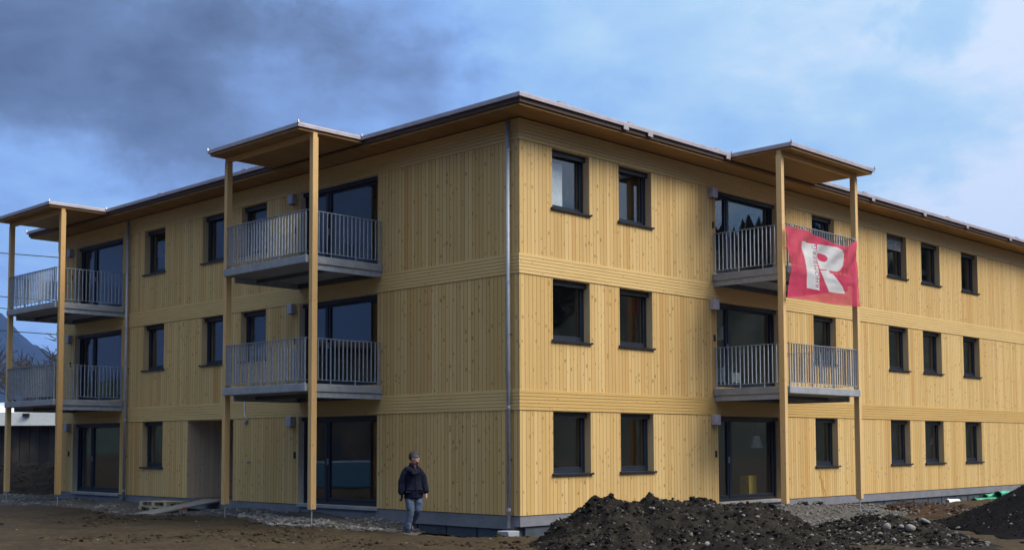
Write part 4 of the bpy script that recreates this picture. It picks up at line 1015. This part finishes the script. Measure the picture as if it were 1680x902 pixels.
# shoes
def shoe(p, rot):
    bm = bmesh.new(); bmesh.ops.create_uvsphere(bm, u_segments=16, v_segments=10, radius=1)
    for v in bm.verts:
        x, y, z = v.co; v.co = Vector((x*.052*(1+.15*(-y)), y*.145, max(z, -.55)*.062*(1.0+.45*max(0, y))))
    bm.transform(Matrix.Translation(p) @ rot); me = bpy.data.meshes.new('shoe'); bm.to_mesh(me); bm.free(); link('shoe', me, 'shoe', PM, True)
shoe(Vector((-.10, -.055, .042)), Matrix.Rotation(.5, 4, 'Z')); shoe(Vector((.01, .235, .145)), Matrix.Rotation(.4, 4, 'Z') @ Matrix.Rotation(.95, 4, 'X'))
# head turned to image right
def head():
    H = empty('head_tmp'); 
    T = Matrix.Translation(Vector((.035, -.01, 1.605))) @ Matrix.Rotation(math.radians(62), 4, 'Z') @ Matrix.Rotation(math.radians(4), 4, 'X')
    bm = bmesh.new(); bmesh.ops.create_uvsphere(bm, u_segments=28, v_segments=20, radius=1)
    for v in bm.verts:
        x, y, z = v.co            # face towards -Y
        w_ = .076*(1-.22*max(0, -z)**1.5); yy = y*.098; zz_ = z*.118
        if y < -.1 and z < -.1: yy *= 1-.10*abs(x)
        if z < -.45: yy += -.012*(1 if y < 0 else 0)
        g_ = math.exp(-((x/.16)**2+((z+.10)/.20)**2)); 
        if y < -.5: yy -= .026*g_*(1 if z < .1 else .5)
        ex = math.exp(-(((abs(x)-.36)/.16)**2+((z-.06)/.10)**2))
        if y < -.4: yy += .010*ex
        mo = math.exp(-((x/.28)**2+((z+.46)/.05)**2))
        if y < -.4: yy += .004*mo
        v.co = Vector((x*w_, yy, zz_))
    for s in (-1, 1):
        r = bmesh.ops.create_uvsphere(bm, u_segments=10, v_segments=8, radius=1)
        for v in r['verts']: v.co = Vector((s*(.076+v.co.x*.010), v.co.y*.018+.012, v.co.z*.030-.006))
    bm.transform(T); me = bpy.data.meshes.new('head'); bm.to_mesh(me); bm.free(); hd_ = link('head', me, 'skin', PM, True)
    for s in (-1, 1):
        bm = bmesh.new(); bmesh.ops.create_uvsphere(bm, u_segments=8, v_segments=6, radius=.010); bm.transform(T @ Matrix.Translation(Vector((s*.028, -.082, .006)))); me = bpy.data.meshes.new('eye'); bm.to_mesh(me); bm.free(); link('eye', me, 'hair', hd_, True)
    bm = bmesh.new(); bmesh.ops.create_uvsphere(bm, u_segments=24, v_segments=16, radius=1)
    for v in bm.verts:
        x, y, z = v.co; v.co = Vector((x*.092, y*.112+.014, z*.122+.026))
    bmesh.ops.delete(bm, geom=[v for v in bm.verts if v.co.z < .045 and v.co.y < .035 or v.co.z < -.06], context='VERTS')
    for v in bm.verts: v.co *= 1+.03*math.sin(v.co.x*180)*math.sin(v.co.z*150)
    bm.transform(T); me = bpy.data.meshes.new('hair'); bm.to_mesh(me); bm.free(); link('hair', me, 'hair', PM, True)
    bm = bmesh.new(); n = 28; rings = []
    for k, (z, q) in enumerate(((.014, 1.02), (.026, 1.06), (.052, 1.05), (.064, .98))):
        rings.append([bm.verts.new((math.cos(2*math.pi*i/n)*.086*q, math.sin(2*math.pi*i/n)*.106*q+.004, z)) for i in range(n)])
    for a, b in zip(rings, rings[1:]):
        for i in range(n): bm.faces.new((a[i], a[(i+1) % n], b[(i+1) % n], b[i]))
    bm.transform(T); me = bpy.data.meshes.new('headband'); bm.to_mesh(me); bm.free(); link('headband', me, 'band_', PM, True)
    bm = bmesh.new(); bmesh.ops.create_uvsphere(bm, u_segments=12, v_segments=8, radius=1)
    for v in bm.verts: x, y, z = v.co; v.co = Vector((x*.045, y*.03-.078, z*.032-.075))
    bm.transform(T); me = bpy.data.meshes.new('beard'); bm.to_mesh(me); bm.free(); MT['beard'] = plain('grey_beard', (.20, .15, .13), .9); link('beard', me, 'beard', PM, True)
    bpy.data.objects.remove(H)
head()
# hands: palm and five curled fingers rooted in the palm
def hand(w_, d, side, mat, name):
    # w_: wrist, d: direction down the hand, side: direction of the thumb
    w_ = Vector(w_); d = Vector(d).normalized(); s = Vector(side).normalized(); inn = d.cross(s)
    J = [w_, w_+d*.045, w_+d*.085]; E2 = [(0, 1), (1, 2)]; R2 = [.026, (.036, .018), (.036, .016)]
    for k, (off, ln) in enumerate(((.030, .070), (.010, .080), (-.010, .074), (-.029, .058))):
        b = len(J); base_ = w_+d*.085+s*off
        J += [base_, base_+d*ln*.45+inn*.006, base_+d*ln*.75+inn*.026, base_+d*ln*.85+inn*.045]; R2 += [.010, .009, .0085, .007]
        E2 += [(2, b), (b, b+1), (b+1, b+2), (b+2, b+3)]
    b = len(J); J += [w_+d*.035+s*.034, w_+d*.065+s*.050+inn*.012, w_+d*.092+s*.045+inn*.025]; R2 += [.012, .010, .008]; E2 += [(1, b), (b, b+1), (b+1, b+2)]
    chain_obj(name, J, E2, R2, mat, PM, 2)
hand((.275, -.066, .875), (.12, -.15, -1), (-.3, -1, 0), 'skin', 'hand')
hand((-.236, -.048, .86), (-.02, -.1, -1), (.3, -1, 0), 'jacket', 'gloved_hand')
